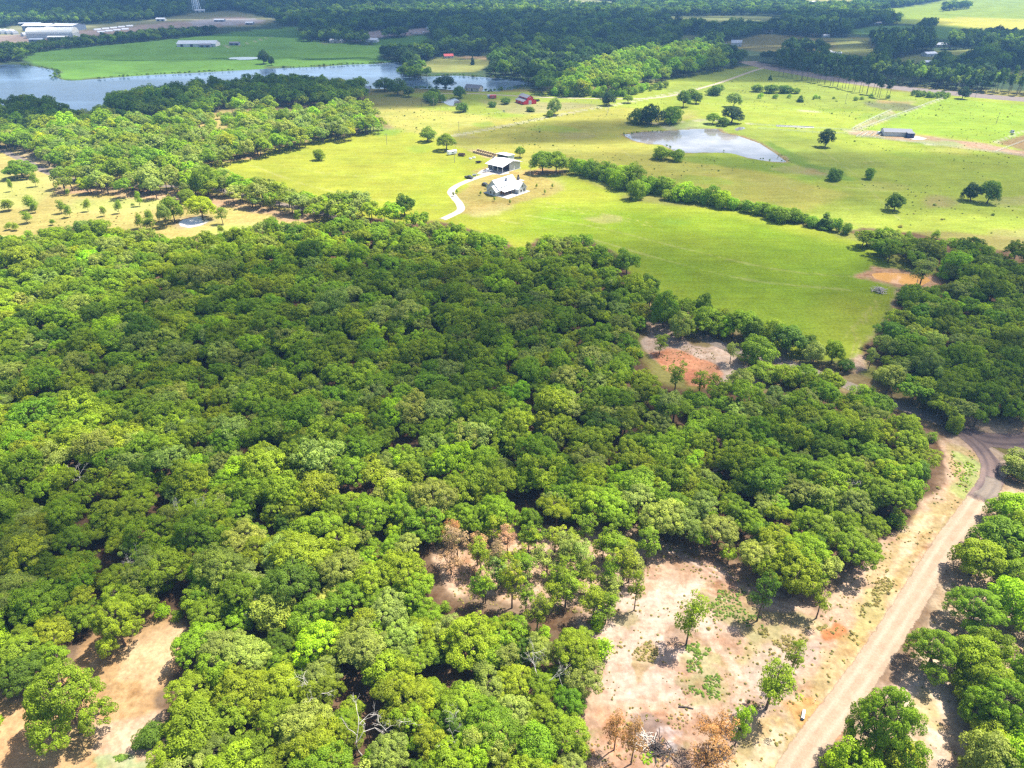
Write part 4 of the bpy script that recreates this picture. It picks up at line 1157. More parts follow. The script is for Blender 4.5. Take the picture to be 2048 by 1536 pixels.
# understorey: low shrubs that fill the gaps
PU = region_points(FOREST, 11.0, 1.0, 24)
PU = np.vstack([PU, region_points(WOOD_EAST, 11.0, 1.0, 25)])
PU = PU[in_frame(PU, 1, 60)]
_, tu = pick_tints(PU, [(T_MID, 0.5), (T_BRIGHT, 0.35), (T_DARK, 0.15)], rs)
scatter("undergrowth", PU, rs.uniform(0.35, 0.75, len(PU)), tu, LOD_SHRUB, "low green shrubs growing between the forest oaks", 33)

# ------------------------------------------------------------------ woods of the middle distance
def wood(name, px, d, coll, pal, label, scale=1.0, z=5.0, seed=0, holes=(), spread=0.16, jit=0.33):
    r = np.random.default_rng(seed)
    P = region_points(px, d, z, seed, jit, holes)
    P = P[in_frame(P, 5, 160)]
    _, tt = pick_tints(P, pal, r, 60)
    return scatter(name, P, np.clip(r.normal(scale, spread * scale, len(P)), 0.5 * scale, 1.5 * scale), tt, coll, label, seed)
PAL_SUN = [(T_OLIVE, 0.3), (T_GREY, 0.3), (T_MID, 0.18), (T_BRIGHT, 0.17), (T_YELLOW, 0.05)]  # lighter leaf mix; sunlight put into the leaf colours
PAL_SHADE = [(T_MID, 0.4), (T_DARK, 0.4), (T_OLIVE, 0.2)]  # darker leaf mix; cloud shade put into the leaf colours
PAL_FAR = [(T_DARK, 0.45), (T_DEEP, 0.35), (T_MID, 0.2)]  # darker and bluer leaves: cloud shade and haze partly put into the colour
GLADE = [(400, 258), (430, 222), (520, 232), (640, 216), (690, 206), (700, 220), (620, 238), (520, 246), (465, 262), (448, 288), (405, 298)]
wood("lakeside_wood", [(-60, 215), (60, 206), (110, 212), (165, 240), (205, 228), (225, 196), (300, 186), (430, 172), (560, 160), (640, 165), (725, 172), (735, 192), (660, 204), (500, 200), (400, 215), (200, 238), (60, 270), (-60, 285)], 8.0, LOD_MID, PAL_SHADE, "dark shaded wood along the near lake shore", 1.12, 6, 41)
wood("sunlit_wood", [(-60, 288), (60, 272), (200, 238), (330, 248), (400, 226), (480, 212), (560, 216), (640, 212), (700, 206), (735, 222), (768, 250), (700, 268), (640, 274), (560, 294), (480, 314), (400, 330), (330, 340), (200, 345), (120, 332), (50, 292)], 7.6, LOD_MID, PAL_SUN, "sunlit olive wood left of the bright hayfield", 1.05, 5, 42, holes=[(GLADE, 2.0, 2)])
wood("glade_trees", GLADE, 17, LOD_ROUND, PAL_SUN, "scattered round trees in the small sunny glade", 1.1, 2, 43)
wood("roadside_trees", [(108, 362), (150, 350), (250, 352), (330, 350), (400, 352), (450, 362), (440, 388), (330, 388), (200, 384), (130, 380)], 8.5, LOD_MID, PAL_SUN, "oak belt along the road above the sapling pasture", 1.0, 3, 44)
wood("roadside_hedge", [(448, 372), (520, 378), (600, 396), (660, 404), (700, 408), (760, 420), (800, 440), (760, 446), (690, 440), (620, 432), (540, 412), (460, 396)], 7.2, LOD_MID, PAL_SUN, "oak belt between sapling pasture and hayfield", 0.95, 4, 45)
# far woods: everything beyond the lake that is not open
OPEN = [[(30, 124), (70, 98), (200, 86), (430, 66), (520, 56), (600, 50), (612, 76), (700, 85), (738, 89), (750, 74), (850, 66), (872, 80), (800, 101), (768, 105), (766, 117), (800, 123), (800, 147), (850, 153), (960, 154), (1040, 160), (1055, 168), (1040, 190), (700, 185), (-200, 215), (-200, 128)],
        [(-80, 70), (45, 50), (170, 49), (300, 40), (385, 27), (470, 20), (570, 40), (500, 52), (340, 56), (250, 62), (150, 84), (0, 92), (-80, 104)],
        [(690, 74), (720, 63), (855, 56), (865, 66), (770, 74), (740, 82), (700, 82)],
        [(832, 128), (870, 116), (890, 112), (985, 112), (980, 130), (958, 145), (900, 147), (850, 143)],
        [(1155, 103), (1175, 97), (1215, 96), (1200, 102), (1165, 106)],
        [(1415, 90), (1470, 80), (1530, 67), (1580, 70), (1640, 75), (1735, 75), (1757, 108), (1715, 122), (1660, 112), (1560, 105), (1480, 98)],
        [(1770, 126), (1800, 115), (1870, 102), (1960, 97), (1960, 108), (1880, 114), (1852, 137), (1795, 140)],
        [(1690, 62), (1750, 52), (1850, 49), (1940, 56), (1905, 80), (1840, 80), (1780, 68), (1720, 72)],
        [(1700, 20), (1800, 16), (1880, 2), (1950, -25), (2400, -45), (2400, 92), (2000, 72), (1900, 55), (1790, 46), (1815, 30), (1760, 20)],
        [(1590, -3), (1700, -4), (1725, 4), (1620, 5)], [(1270, 33), (1380, 32), (1520, 31), (1575, 35), (1560, 42), (1440, 45), (1360, 40)],
        [(1115, 0), (1160, -1), (1245, 3), (1235, 7), (1140, 6)], [(1352, 74), (1400, 63), (1410, 68), (1380, 84), (1356, 84)],
        [(1990, 148), (2060, 138), (2300, 140), (2300, 170), (2005, 170)],
        [(1480, 118), (1545, 131), (1600, 141), (1700, 157), (1800, 170), (1920, 182), (2048, 193), (2300, 208), (2300, 230), (1500, 160)],
        [(640, 84), (690, 77), (700, 84), (650, 89)], [(1745, 78), (1790, 70), (1800, 76), (1760, 88)]]
HOLES = [(o, 1.0, 4.0) for o in OPEN]
FARPX = [(-700, -62), (2700, -62), (2500, 200), (2048, 190), (1900, 178), (1760, 162), (1620, 140), (1540, 128), (1450, 136), (1400, 146), (1330, 158), (1240, 186), (1140, 186), (1070, 182), (1060, 166), (1000, 152), (-700, 150)]
r = np.random.default_rng(46)
OPEN.append([(372, -20), (416, -20), (416, 30), (372, 30)])
PFAR = region_points(FARPX, 11.5, 3.0, 46, 0.36)
PFAR = PFAR[in_frame(PFAR, 5, 160)]
for zz in (0.0, 6.0, 12.0):                                # nothing that would hide an open field, yard or water
    qx, qy, _ = to_px(PFAR[:, 0], PFAR[:, 1], zz)
    bad = np.zeros(len(PFAR), bool)
    for o in OPEN:
        bad |= sdf(np.array(o, float), qx, qy, 5) > 0
    PFAR = PFAR[~bad]
PFAR = PFAR[in_frame(PFAR, 5, 160)]
dist = np.hypot(PFAR[:, 0], PFAR[:, 1])
_, tfar = pick_tints(PFAR, PAL_FAR, r, 150)
pxf, pyf, _z = to_px(PFAR[:, 0], PFAR[:, 1], 5)
# sunlit woods beside the red barn lane: sunlight put into lighter leaf tints
low = sdf(np.array([(1080, 195), (1150, 150), (1250, 110), (1400, 90), (1460, 130), (1400, 150), (1330, 165), (1240, 195)], float), pxf, pyf, 5) > 0
tfar[low] = np.array([jitter_tint([T_MID, T_OLIVE, T_BRIGHT][i % 3], r, 0.15) for i in range(int(low.sum()))]) if low.any() else tfar[low]
sfar = np.clip(r.normal(1.35, 0.24, len(PFAR)), 0.75, 2.1)
for nm, mk, coll, lab in (("far_woods", dist >= 1300, LOD_FAR, "blue-green woods stretching to the far edge of the view"), ("lake_woods", dist < 1300, LOD_MID, "deep green woods beyond the lake and the farm lane")):
    scatter(nm, PFAR[mk], sfar[mk], tfar[mk], coll, lab, 47)
# pine plantations on the far right
for nm, px, sd, lab in (("pine_wood", [(1570, 62), (1700, 58), (1690, 70), (1580, 70)], 51, "tall dark pine stand behind the far olive pasture"),
                        ("pine_block", [(1735, 80), (1860, 74), (1870, 100), (1800, 112), (1760, 112)], 52, "dark square pine block right of the far pasture"),
                        ("highway_pines", [(1545, 128), (1700, 148), (1800, 162), (1920, 174), (2080, 186), (2080, 176), (1900, 166), (1700, 140), (1560, 120)], 53, "row of tall pines along the far side of the highway")):
    wood(nm, px, 7.5, LOD_PINE, PAL_FAR, lab, 0.95, 4, sd)
wood("shore_brush", [(795, 146), (850, 142), (860, 150), (830, 154), (800, 152)], 7, LOD_MID, PAL_SHADE, "small tree-covered point reaching into the lake", 0.9, 3, 54)
wood("lane_brush", [(1070, 186), (1130, 182), (1240, 186), (1330, 168), (1330, 176), (1230, 194), (1120, 192)], 8, LOD_SHRUB, [(T_BRIGHT, 0.5), (T_MID, 0.5)], "bright green brush below the wood by the barn lane", 1.1, 1, 55)
wood("yard_brush", [(860, 188), (880, 186), (890, 200), (870, 208), (850, 200)], 7, LOD_SHRUB, [(T_MID, 0.5), (T_DARK, 0.5)], "green thicket beside the small barn pond", 1.2, 2, 56)
wood("highway_hedge", [(1820, 186), (1900, 190), (1895, 196), (1830, 192)], 5, LOD_SHRUB, [(T_MID, 0.6), (T_DARK, 0.4)], "low green hedge along the near highway edge", 0.7, 1, 57)
wood("boundary_brush", [(1480, 189), (1700, 196), (1790, 190), (1790, 194), (1700, 200), (1480, 193)], 10, LOD_SHRUB, [(T_MID, 0.6), (T_BRIGHT, 0.4)], "broken line of brush across the upper pasture", 0.6, 1, 58)
wood("tree_belt", [(-60, 122), (40, 121), (80, 101), (200, 89), (330, 77), (430, 67), (430, 62), (330, 69), (200, 81), (90, 92), (20, 106), (-60, 112)], 8.0, LOD_MID, PAL_FAR, "dark tree belt between the industrial yard and the green lake field", 0.95, 2, 59)
wood("field_corner_trees", [(603, 80), (640, 82), (690, 84), (735, 88), (735, 80), (690, 74), (640, 70), (606, 62)], 10, LOD_MID, PAL_FAR, "dark tree clump at the upper corner of the green lake field", 1.2, 2, 60)
wood("car_park_trees", [(766, 76), (814, 72), (814, 67), (766, 70)], 8, LOD_MID, PAL_FAR, "tree clump standing before the far car park", 1.15, 2, 62)
wood("pasture_copse", [(1570, 102), (1650, 108), (1655, 101), (1620, 96), (1572, 94)], 8, LOD_MID, PAL_FAR, "small dark copse in the far olive pasture", 1.1, 2, 63)
wood("lake_point_trees", [(765, 116), (800, 122), (860, 120), (880, 108), (800, 104), (768, 106)], 9, LOD_MID, PAL_FAR, "dark trees on the lake corner right of the green field", 1.15, 2, 64)
wood("corner_field_trees", [(1835, 60), (1850, 46), (1875, 46), (1870, 56)], 11, LOD_MID, PAL_FAR, "tree clump between the green and yellow fields at top right", 1.1, 2, 65)
wood("corner_field_copse", [(1885, 22), (1940, 16), (1940, 10), (1890, 14)], 13, LOD_FAR, PAL_FAR, "dark copse inside the bright top right field", 1.3, 2, 66)
wood("field_line_trees", [(1900, 76), (1960, 82), (2060, 88), (2060, 72), (1960, 66)], 17, LOD_MID, PAL_FAR, "loose line of trees below the bright top right field", 1.2, 2, 67, jit=0.5)
r = np.random.default_rng(68)
SH = smooth(gpa(LAKE[1:-1]), 14)
SH = SH + r.normal(0, 2.2, SH.shape)
SH = SH[in_frame(SH, 0, 20) & (fbm(SH[:, 0], SH[:, 1], 60, 7, 3) > 0.42)]
scatter("shore_reeds", SH, r.uniform(0.2, 0.55, len(SH)), np.array([jitter_tint(T_DARK, r, 0.15) for _ in SH]), LOD_SHRUB, "dark reeds and brush fringing the lake shore", 68, flat=0.6)
SH = smooth(gpa(POND + POND[:1]), 10)
SH = SH + r.normal(0, 1.5, SH.shape)
SH = SH[fbm(SH[:, 0], SH[:, 1], 25, 8, 3) > 0.5]
scatter("pond_reeds", SH, r.uniform(0.08, 0.22, len(SH)), np.array([jitter_tint(T_MID, r, 0.15) for _ in SH]), LOD_SHRUB, "low reeds along the stock pond bank", 69, flat=0.7)

# ------------------------------------------------------------------ single trees one can point at
SAP = "saplings planted in the left pasture"
def many(kind, rows, name, cat="tree", group=None):
    for (x, y, w, h, t, lab) in rows:
        tree_px(kind, x, y, w, h, jitter_tint(t, rs, 0.06), name, lab, cat, group)
T_LEAFY = (0.20, 0.29, 0.014)
many('field', [(46, 355, 62, 40, T_MID, "broad dark oak standing alone beside the road bend at left edge"),
             (418, 392, 58, 66, T_MID, "tall rounded oak at the right end of the roadside belt"),
             (810, 432, 44, 46, T_DARK, "tall dark oak at the hayfield corner near the driveway foot"),
             (855, 283, 36, 30, T_MID, "olive oak on the field edge left of the round green tree"),
             (1463, 246, 48, 34, T_DEEP, "big black-green oak on the dam of the stock pond"),
             (1650, 294, 36, 36, T_DEEP, "dark oak standing alone left of the stable yard"),
             (1788, 422, 40, 38, T_DARK, "round dark oak alone in the right pasture"),
             (1940, 402, 40, 38, T_DEEP, "left one of two dark oaks standing together in the right pasture"),
             (1974, 406, 44, 46, T_DARK, "right one of two dark oaks standing together in the right pasture"),
             (1366, 214, 32, 32, T_DARK, "dark oak on the rise above the stock pond"),
             (1392, 207, 28, 22, T_DARK, "smaller oak beside the one above the stock pond"),
             (1218, 211, 34, 26, T_DEEP, "dark oak on the fence line right of the red barn"),
             (1108, 230, 32, 34, T_GREY, "loose grey-green tree on the fence line below the red barn"),
             (796, 190, 40, 34, T_DARK, "spreading dark oak by the lake at the pasture corner"),
             (770, 182, 42, 28, T_DARK, "dark oak at the water left of the spreading one"),
             (818, 194, 26, 20, T_DARK, "low oak right of the spreading lakeside oak"),
             (890, 176, 44, 26, T_DEEP, "dark tree clump standing on the lake shore"),
             (920, 196, 30, 24, T_DARK, "dark tree in front of the grey-roofed farmhouse"),
             (1924, 198, 26, 24, T_DEEP, "dark tree alone below the highway at right"),
             (528, 128, 26, 26, T_DEEP, "larger of two trees on the green field by the lake"),
             (544, 131, 13, 18, T_DEEP, "small pointed tree beside the larger one on the green lake field"),
             (1325, 656, 62, 84, T_MID, "tall oak at the left end of the sandy pad by the road"),
             (1361, 678, 58, 62, T_GREY, "pale grey-green oak above the sandy pad"),
             (1413, 668, 78, 64, T_MID, "wide leafy oak on the hayfield edge above the sandy pad"),
             (1448, 674, 44, 48, T_BRIGHT, "small bright oak between two wide oaks on the hayfield edge"),
             (1486, 678, 72, 66, T_MID, "round oak on the hayfield edge with a gap beside it"),
             (1509, 728, 74, 68, T_MID, "broad oak in front of the paved road beside the sandy pad"),
             (1571, 708, 74, 68, T_DARK, "round dark oak between the paved road and the hayfield"),
             (1625, 728, 44, 52, T_GREY, "forked oak near the hayfield gate"),
             (1662, 728, 46, 54, T_MID, "upright oak left of the field gate track"),
             (1527, 758, 68, 44, T_OLIVE, "flat-topped oak right of the orange soil"),
             (1690, 742, 34, 30, T_DARK, "low dark oak beside the field gate"),
             (1568, 768, 60, 50, T_OLIVE, "olive oak before the paved road, right of the flat-topped oak"),
             (1604, 772, 58, 52, T_MID, "mid green oak before the paved road, second right of the flat-topped oak"),
             (1652, 784, 60, 52, T_OLIVE, "oak before the paved road below the field gate"),
             (1480, 776, 52, 46, T_GREY, "grey-green oak at the lower rim of the sandy pad"),
             ], "oak_tree", group="single oaks of the farmland")
many('round', [(893, 301, 38, 34, T_LEAFY, "round bright green tree with a dark shadow beside the trailers"),
               (1085, 346, 48, 46, T_LEAFY, "leafy tree on bare red soil at the hedgerow start"),
               (1112, 346, 50, 44, T_LEAFY, "wider leafy tree right of the one on red soil"),
               (1040, 315, 20, 22, T_LEAFY, "small round tree behind the open shed"),
               (1425, 248, 28, 22, T_LEAFY, "light green tree at the corner of the stock pond dam"),
               (1446, 252, 22, 18, T_DARK, "small dark tree in front of the big pond oak"),
               (1467, 214, 30, 28, T_GREY, "pale tree alone above the stock pond oak"),
               (406, 438, 52, 50, T_YELLOW, "yellow-green tree on the bank of the small pasture pond"),
               (350, 443, 42, 52, T_LEAFY, "tall green tree left of the pasture pond"),
               (334, 454, 26, 54, T_GREY, "slim grey-green tree left of the pasture pond"),
               (376, 404, 32, 28, T_LEAFY, "green tree above the pasture pond by the road belt"),
               (1256, 206, 20, 16, T_LEAFY, "light tree on the fence right of the dark barn oak"),
               ], "round_tree", group="round field trees")
many('airy', [(446, 448, 28, 36, T_MID, "thin young tree right of the pasture pond"),
              (598, 449, 22, 32, T_MID, "single small tree above the forest edge at bare soil"),
              (1024, 1216, 62, 116, T_OLIVE, "forked thin oak with long bare trunk in the clearing"),
              (971, 1207, 40, 78, T_BRIGHT, "lime green thin oak left of the forked one in the clearing"),
              (1115, 1200, 66, 96, T_MID, "two-stemmed thin oak in the middle of the clearing thicket"),
              (1074, 1266, 60, 86, T_OLIVE, "thin oak at the lower edge of the clearing thicket"),
              (1214, 1180, 50, 84, T_MID, "dark-stemmed thin oak at the thicket's right side"),
              (1244, 1172, 72, 102, T_OLIVE, "tall thin oak with straight stem at the thicket's right side"),
              (1268, 1221, 46, 100, T_MID, "slender leafy-stemmed oak on bare sand beside the thicket"),
              (1291, 1130, 68, 92, T_OLIVE, "leaning thin oak at the top of the sandy clearing"),
              (1128, 1120, 54, 70, T_GREY, "grey-green thin oak behind the clearing thicket"),
              (1070, 1100, 64, 72, T_MID, "thin oak with branching stem at the back of the clearing"),
              (1160, 1150, 60, 80, T_GREY, "pale thin oak inside the clearing thicket"),
              (1185, 1240, 64, 80, T_OLIVE, "thin oak at the thicket's sandy right edge, lower row"),
              (1040, 1150, 46, 70, T_OLIVE, "slim oak right of the brown-leaved trees"),
              (1372, 1290, 74, 112, T_MID, "lone young oak on open sand with straight dark trunk"),
              (1514, 1242, 62, 106, T_DARK, "dark young oak in front of the forest corner"),
              (1632, 1237, 56, 84, T_OLIVE, "pale-stemmed oak at the forest corner by the verge"),
              (1532, 1418, 102, 128, T_OLIVE, "open-crowned oak beside the orange soil patch"),
              (1577, 1358, 50, 88, T_OLIVE, "small leaning oak right of the open-crowned oak"),
              (1470, 1490, 50, 80, T_BRIGHT, "small green oak beside the rust-coloured tree"),
              (1459, 728, 34, 52, T_GREY, "airy sapling with bare stem on the sandy pad"),
              (1319, 708, 36, 44, T_MID, "young tree at the left rim of the orange soil"),
              (1349, 784, 56, 72, T_OLIVE, "open-crowned oak below the orange soil"),
              (1397, 790, 50, 60, T_OLIVE, "thin oak right of the one below the orange soil"),
              ], "young_oak", group="thin young oaks")
many('withered', [(993, 1162, 46, 90, T_BROWN, "tall brown-leaved dead oak with bare stem in the clearing"),
              (915, 1130, 62, 92, T_BROWN, "pale brown withered oak at the left end of the clearing"),
              (955, 1130, 60, 70, T_BROWN, "withered tan oak between the two brown ones"),
              (908, 1092, 48, 62, T_RUST, "reddish brown oak against the forest edge"),
              (1015, 1108, 50, 62, T_BROWN, "half bare brown oak beside the reddish ones"),
              (1228, 1500, 60, 84, T_RUST, "orange-brown oak at the forest edge by the burn pile"),
              (1262, 1528, 60, 100, T_RUST, "rusty thin oak with leaning stem by the burn pile"),
              (1425, 1500, 84, 96, T_RUST, "rust-coloured oak between burn pile and verge"),
              (1405, 1560, 90, 96, T_RUST, "rusty bush-like oak at the bottom edge by the burn pile"),
              ], "withered_oak", group="brown withered oaks")
PT = region_points([(905, 1120), (1010, 1075), (1150, 1065), (1250, 1090), (1285, 1140), (1240, 1190), (1235, 1240), (1100, 1255), (930, 1215), (890, 1170)], 6.2, 1.0, 61, 0.3)
tx, ty, _ = to_px(PT[:, 0], PT[:, 1], 0)
pos_ = ['first', 'second', 'third', 'fourth', 'fifth', 'sixth', 'seventh', 'eighth', 'ninth', 'tenth', 'eleventh', 'twelfth', 'thirteenth', 'fourteenth', 'fifteenth', 'sixteenth', 'seventeenth', 'eighteenth', 'nineteenth', 'twentieth', 'last but four', 'last but three', 'last but two', 'last but one', 'last']
cnt = [0, 0, 0]
for i in np.argsort(tx):
    rowi = 0 if ty[i] < 1130 else (1 if ty[i] < 1190 else 2)
    lab = "thin %s oak of the clearing thicket, %s from the left in its %s row" % ("brown" if tx[i] <= 950 and ty[i] <= 1150 else "leafy", pos_[cnt[rowi]], ["back", "middle", "front"][rowi])
    cnt[rowi] = min(cnt[rowi] + 1, 24)
    tree('airy' if tx[i] > 950 or ty[i] > 1150 else 'withered', PT[i, 0], PT[i, 1], 0, rs.uniform(0.8, 1.1), jitter_tint([T_OLIVE, T_MID, T_GREY, T_OLIVE][i % 4], rs, 0.1) if tx[i] > 950 or ty[i] > 1150 else jitter_tint(T_BROWN, rs, 0.1), "young_oak", lab, "tree", "thin young oaks", sz=rs.uniform(0.75, 1.0))
# big roadside oaks right of the dirt road
many('field', [(1690, 1575, 112, 102, T_BRIGHT, "bright lime oak cut by the bottom edge beside the dirt road"),
             
             (1922, 1352, 100, 95, T_OLIVE, "right of the paired oaks beside the dirt road bare strip"),
             
             (2004, 1240, 95, 93, T_BRIGHT, "lime green oak at the right edge above the paired oaks"),
             (1940, 1150, 98, 88, T_OLIVE, "olive oak with leaning trunk beside the dirt road"),
             (1990, 1112, 114, 93, T_MID, "leafy oak behind the leaning olive oak"),
             (2012, 1050, 95, 81, T_BRIGHT, "sunny lime oak where the dirt road meets the bend"),
             (2040, 950, 85, 62, T_GREY, "grey-green oak at the right edge beside the junction"),
             
             (2040, 1400, 104, 110, T_MID, "oak cut by the right edge above the pale sand"),
             (1965, 1560, 114, 102, T_GREY, "pale oak at the bottom right below the wide oak"),
             (2035, 1560, 123, 110, T_BRIGHT, "light green oak in the bottom right corner"),
             
             
             (-20, 1480, 76, 93, T_BRIGHT, "lime oak cut by the left edge beside the sandy strip"),
             ], "oak_tree", group="big oaks at the sandy openings")
many('bigoak', [(1742, 1520, 160, 165, T_MID, "large lush oak overhanging the dirt road near the bottom edge"),
             (1852, 1340, 122, 105, T_OLIVE, "left of the paired oaks beside the dirt road bare strip"),
             (1935, 1255, 130, 105, T_MID, "dark round oak above the paired roadside oaks"),
             (1975, 1465, 145, 130, T_MID, "wide oak casting shade on pale sand at lower right"),
             (250, 1292, 112, 112, T_OLIVE, "oak leaning over the sandy strip from its upper end"),
             (165, 1465, 180, 165, T_MID, "big spreading oak with pale trunk on the sandy strip")], "oak_tree", group="big oaks at the sandy openings")
# belt of oaks between the paved road and the hayfield
bl = smooth(np.array([(1262, 560), (1330, 628), (1400, 655), (1470, 672), (1540, 688), (1610, 704)], float), 4)
for i, (x, y) in enumerate(bl[::2]):
    tree_px('field' if i % 3 else 'oak', x + rs.normal(0, 6), y + rs.normal(0, 5), rs.uniform(44, 64), rs.uniform(44, 62), jitter_tint([T_MID, T_DARK, T_OLIVE][i % 3], rs, 0.1), "oak_tree", "oak of the hayfield-edge belt, %s from its left end" % pos_[i], "tree", "oaks between road and hayfield")
# planted saplings of the left pasture
sap = [(72, 373, 18, 26, "right of the broad road oak"), (25, 383, 11, 25, "slender, below the broad road oak"), (138, 391, 10, 13, "tiny, alone near the roadside belt"),
       (20, 422, 30, 22, "at the left edge, wide as tall"), (65, 420, 28, 30, "rounded, biggest of its pair"), (72, 426, 18, 20, "small, in front of the biggest one"),
       (124, 427, 20, 26, "left of a close pair"), (141, 435, 18, 24, "right of a close pair"), (177, 423, 15, 24, "alone, narrow"), (209, 433, 15, 20, "alone, below the narrow one"),
       (239, 427, 15, 25, "alone, right of three singles"), (280, 412, 16, 27, "set back, with bare stem"), (55, 447, 24, 24, "in front of the big pair, near the forest"),
       (19, 460, 16, 15, "at the forest edge, far left"), (33, 461, 16, 16, "at the forest edge beside another"), (106, 450, 12, 12, "tiny, touching the forest edge"),
       (282, 457, 20, 30, "left of a bushy trio"), (304, 460, 32, 26, "widest of a bushy trio"), (300, 443, 20, 24, "back one of a bushy trio"), (444, 469, 14, 19, "below the thin tree by the pond")]
for i, (x, y, w, h, l) in enumerate(sap):
    tree_px('sapling', x, y, w * 1.05, h * 1.05, jitter_tint(T_LEAFY, rs, 0.12), "sapling", "green pasture sapling " + l, "tree", SAP)
yard = [(907, 393, "left of the driveway curve"), (914, 387, "nearest the driveway curve"), (961, 391, "left of the house porch"), (989, 402, "below the porch corner"), (1020, 408, "below the house gable"),
        (1073, 376, "in the yard right of the house, upper"), (1105, 376, "at the yard's right end"), (1089, 388, "in the yard right of the house, lower"), (973, 378, "beside the parked car")]
for x, y, l in yard:
    tree_px('sapling', x, y, 6, 9, jitter_tint(T_LEAFY, rs, 0.1), "yard_sapling", "tiny staked sapling " + l, "tree", "saplings in the house yard")
# hedgerow and lone shrubs
hedge = [(1140, 342, 26, 30), (1156, 348, 34, 34), (1182, 354, 34, 34), (1212, 360, 40, 40), (1238, 376, 44, 46), (1262, 378, 46, 50), (1272, 398, 34, 40), (1298, 384, 40, 38), (1326, 388, 42, 40), (1340, 400, 30, 24),
         (1364, 402, 42, 38), (1392, 404, 36, 36), (1420, 408, 44, 42), (1446, 414, 40, 38), (1478, 418, 26, 20), (1512, 428, 28, 26), (1530, 430, 24, 28), (1556, 442, 40, 34), (1582, 443, 40, 32), (1606, 444, 22, 20)]
extra = [(1170, 350), (1198, 358), (1225, 368), (1285, 388), (1312, 386), (1352, 396), (1378, 404), (1406, 407), (1433, 412), (1462, 417), (1494, 424), (1544, 437), (1570, 444), (1594, 446), (1624, 452), (1672, 463), (1694, 468)]
for i, (x, y) in enumerate(extra):
    tree_px('shrub', x, y, rs.uniform(24, 36), rs.uniform(20, 32), jitter_tint([T_BRIGHT, T_LEAFY, T_MID][i % 3] if x < 1480 else T_MID, rs, 0.12), "hedge_shrub", "low gap-filling shrub of the long hedgerow, %s counted from the barn end" % pos_[i], "shrub", "hedgerow across the pasture")
pos = ["first", "second", "third", "fourth", "fifth", "sixth", "seventh", "eighth", "ninth", "tenth", "eleventh", "twelfth", "thirteenth", "fourteenth", "fifteenth", "sixteenth", "seventeenth", "eighteenth", "nineteenth", "last"]
for i, (x, y, w, h) in enumerate(hedge):
    tree_px('shrub', x, y, w * 1.1, h, jitter_tint([T_LEAFY, T_BRIGHT, T_MID][i % 3] if i < 15 else T_MID, rs, 0.12), "hedge_shrub", "%s leafy shrub of the long hedgerow, counted from the barn end" % pos[i], "shrub", "hedgerow across the pasture")
many('shrub', [(638, 321, 26, 24, T_LEAFY, "yellow-green bush alone in the bright hayfield"),
               (1272, 247, 40, 30, T_DARK, "left third of the dark thicket above the stock pond"),
               (1302, 249, 52, 42, T_DEEP, "tallest middle part of the dark thicket above the stock pond"),
               (1338, 247, 50, 36, T_MID, "right part of the dark thicket above the stock pond"),
               (1322, 318, 44, 28, T_LEAFY, "pale bush below the stock pond, left of two"),
               (1352, 322, 38, 26, T_LEAFY, "green bush below the stock pond, right of two"),
               (1668, 361, 32, 24, T_DARK, "low spreading bush in the right pasture"),
               (1735, 358, 24, 24, T_MID, "upright bush in the right pasture"),
               (925, 224, 30, 20, T_DARK, "round bush below the barn pond"),
               (1012, 208, 24, 14, T_DARK, "dark bush below left of the red barn"),
               (985, 214, 18, 12, T_DARK, "small dark bush by the trickle below the barn"),
               (1062, 223, 20, 8, T_DARK, "low dark bush in the paddock below the barn"),
               (1098, 234, 16, 14, T_MID, "bush at the foot of the grey fence-line tree"),
               (1430, 190, 34, 22, T_DARK, "dark bush beside the bare lane bank"),
               (1380, 196, 30, 20, T_MID, "bush left of the bare lane bank"),
               (1515, 184, 26, 16, T_MID, "first clump of the upper pasture brush"), (1540, 186, 34, 18, T_DARK, "second clump of the upper pasture brush"),
               (1570, 186, 30, 16, T_DARK, "third clump of the upper pasture brush"), (1592, 187, 20, 12, T_MID, "fourth clump of the upper pasture brush"),
               (1800, 606, 40, 30, T_DARK, "shrub at the wood's edge below the brush pile"),
               (1905, 862, 34, 40, T_OLIVE, "shrub at the road fork beside the forest corner"),
               (1890, 556, 50, 40, T_BRIGHT, "bright bush beyond the muddy pond"),
               (300, 1480, 60, 40, T_DARK, "dark green weeds by the sandy strip's right edge"),
               ], "shrub", "shrub", "single shrubs of the farmland")
many('cedar', [(1648, 457, 34, 34, T_DARK, "pointed dark cedar at the hedgerow's right end"), (1748, 130, 12, 16, T_DEEP, "first small cedar in the far pasture row"),
               (1770, 136, 14, 18, T_DEEP, "second small cedar in the far pasture row"), (1785, 134, 12, 12, T_DEEP, "third small cedar in the far pasture row"), (1795, 133, 10, 12, T_DEEP, "fourth small cedar in the far pasture row"),
               (945, 130, 8, 18, T_DEEP, "narrow cedar on the grassy point beyond the lake"), (1388, 70, 14, 12, T_DEEP, "dark cedar in the small far clearing"),
               (1600, 204, 14, 14, T_DARK, "small dark tree on the pasture fence line"), (1540, 160, 8, 10, T_DARK, "tiny cedar in the upper pasture")], "cedar_tree", group="cedars")
# tall pines along the near edge of the highway
for i in range(34):
    f = i / 33
    x = 1560 + 215 * f + random.uniform(-4, 4)
    y = 152 + 46 * (f ** 1.1) + random.uniform(-2, 1)
    X, Y = gp(x, y)
    tree('pine', X, Y, 0, random.uniform(0.85, 1.1), jitter_tint(T_DEEP, rs, 0.1), "pine_tree", "tall bare-stemmed pine along the highway, %s from the lane end" % ("%dth" % (i + 1) if i > 2 else ["first", "second", "third"][i]), "tree", "pines along the highway")
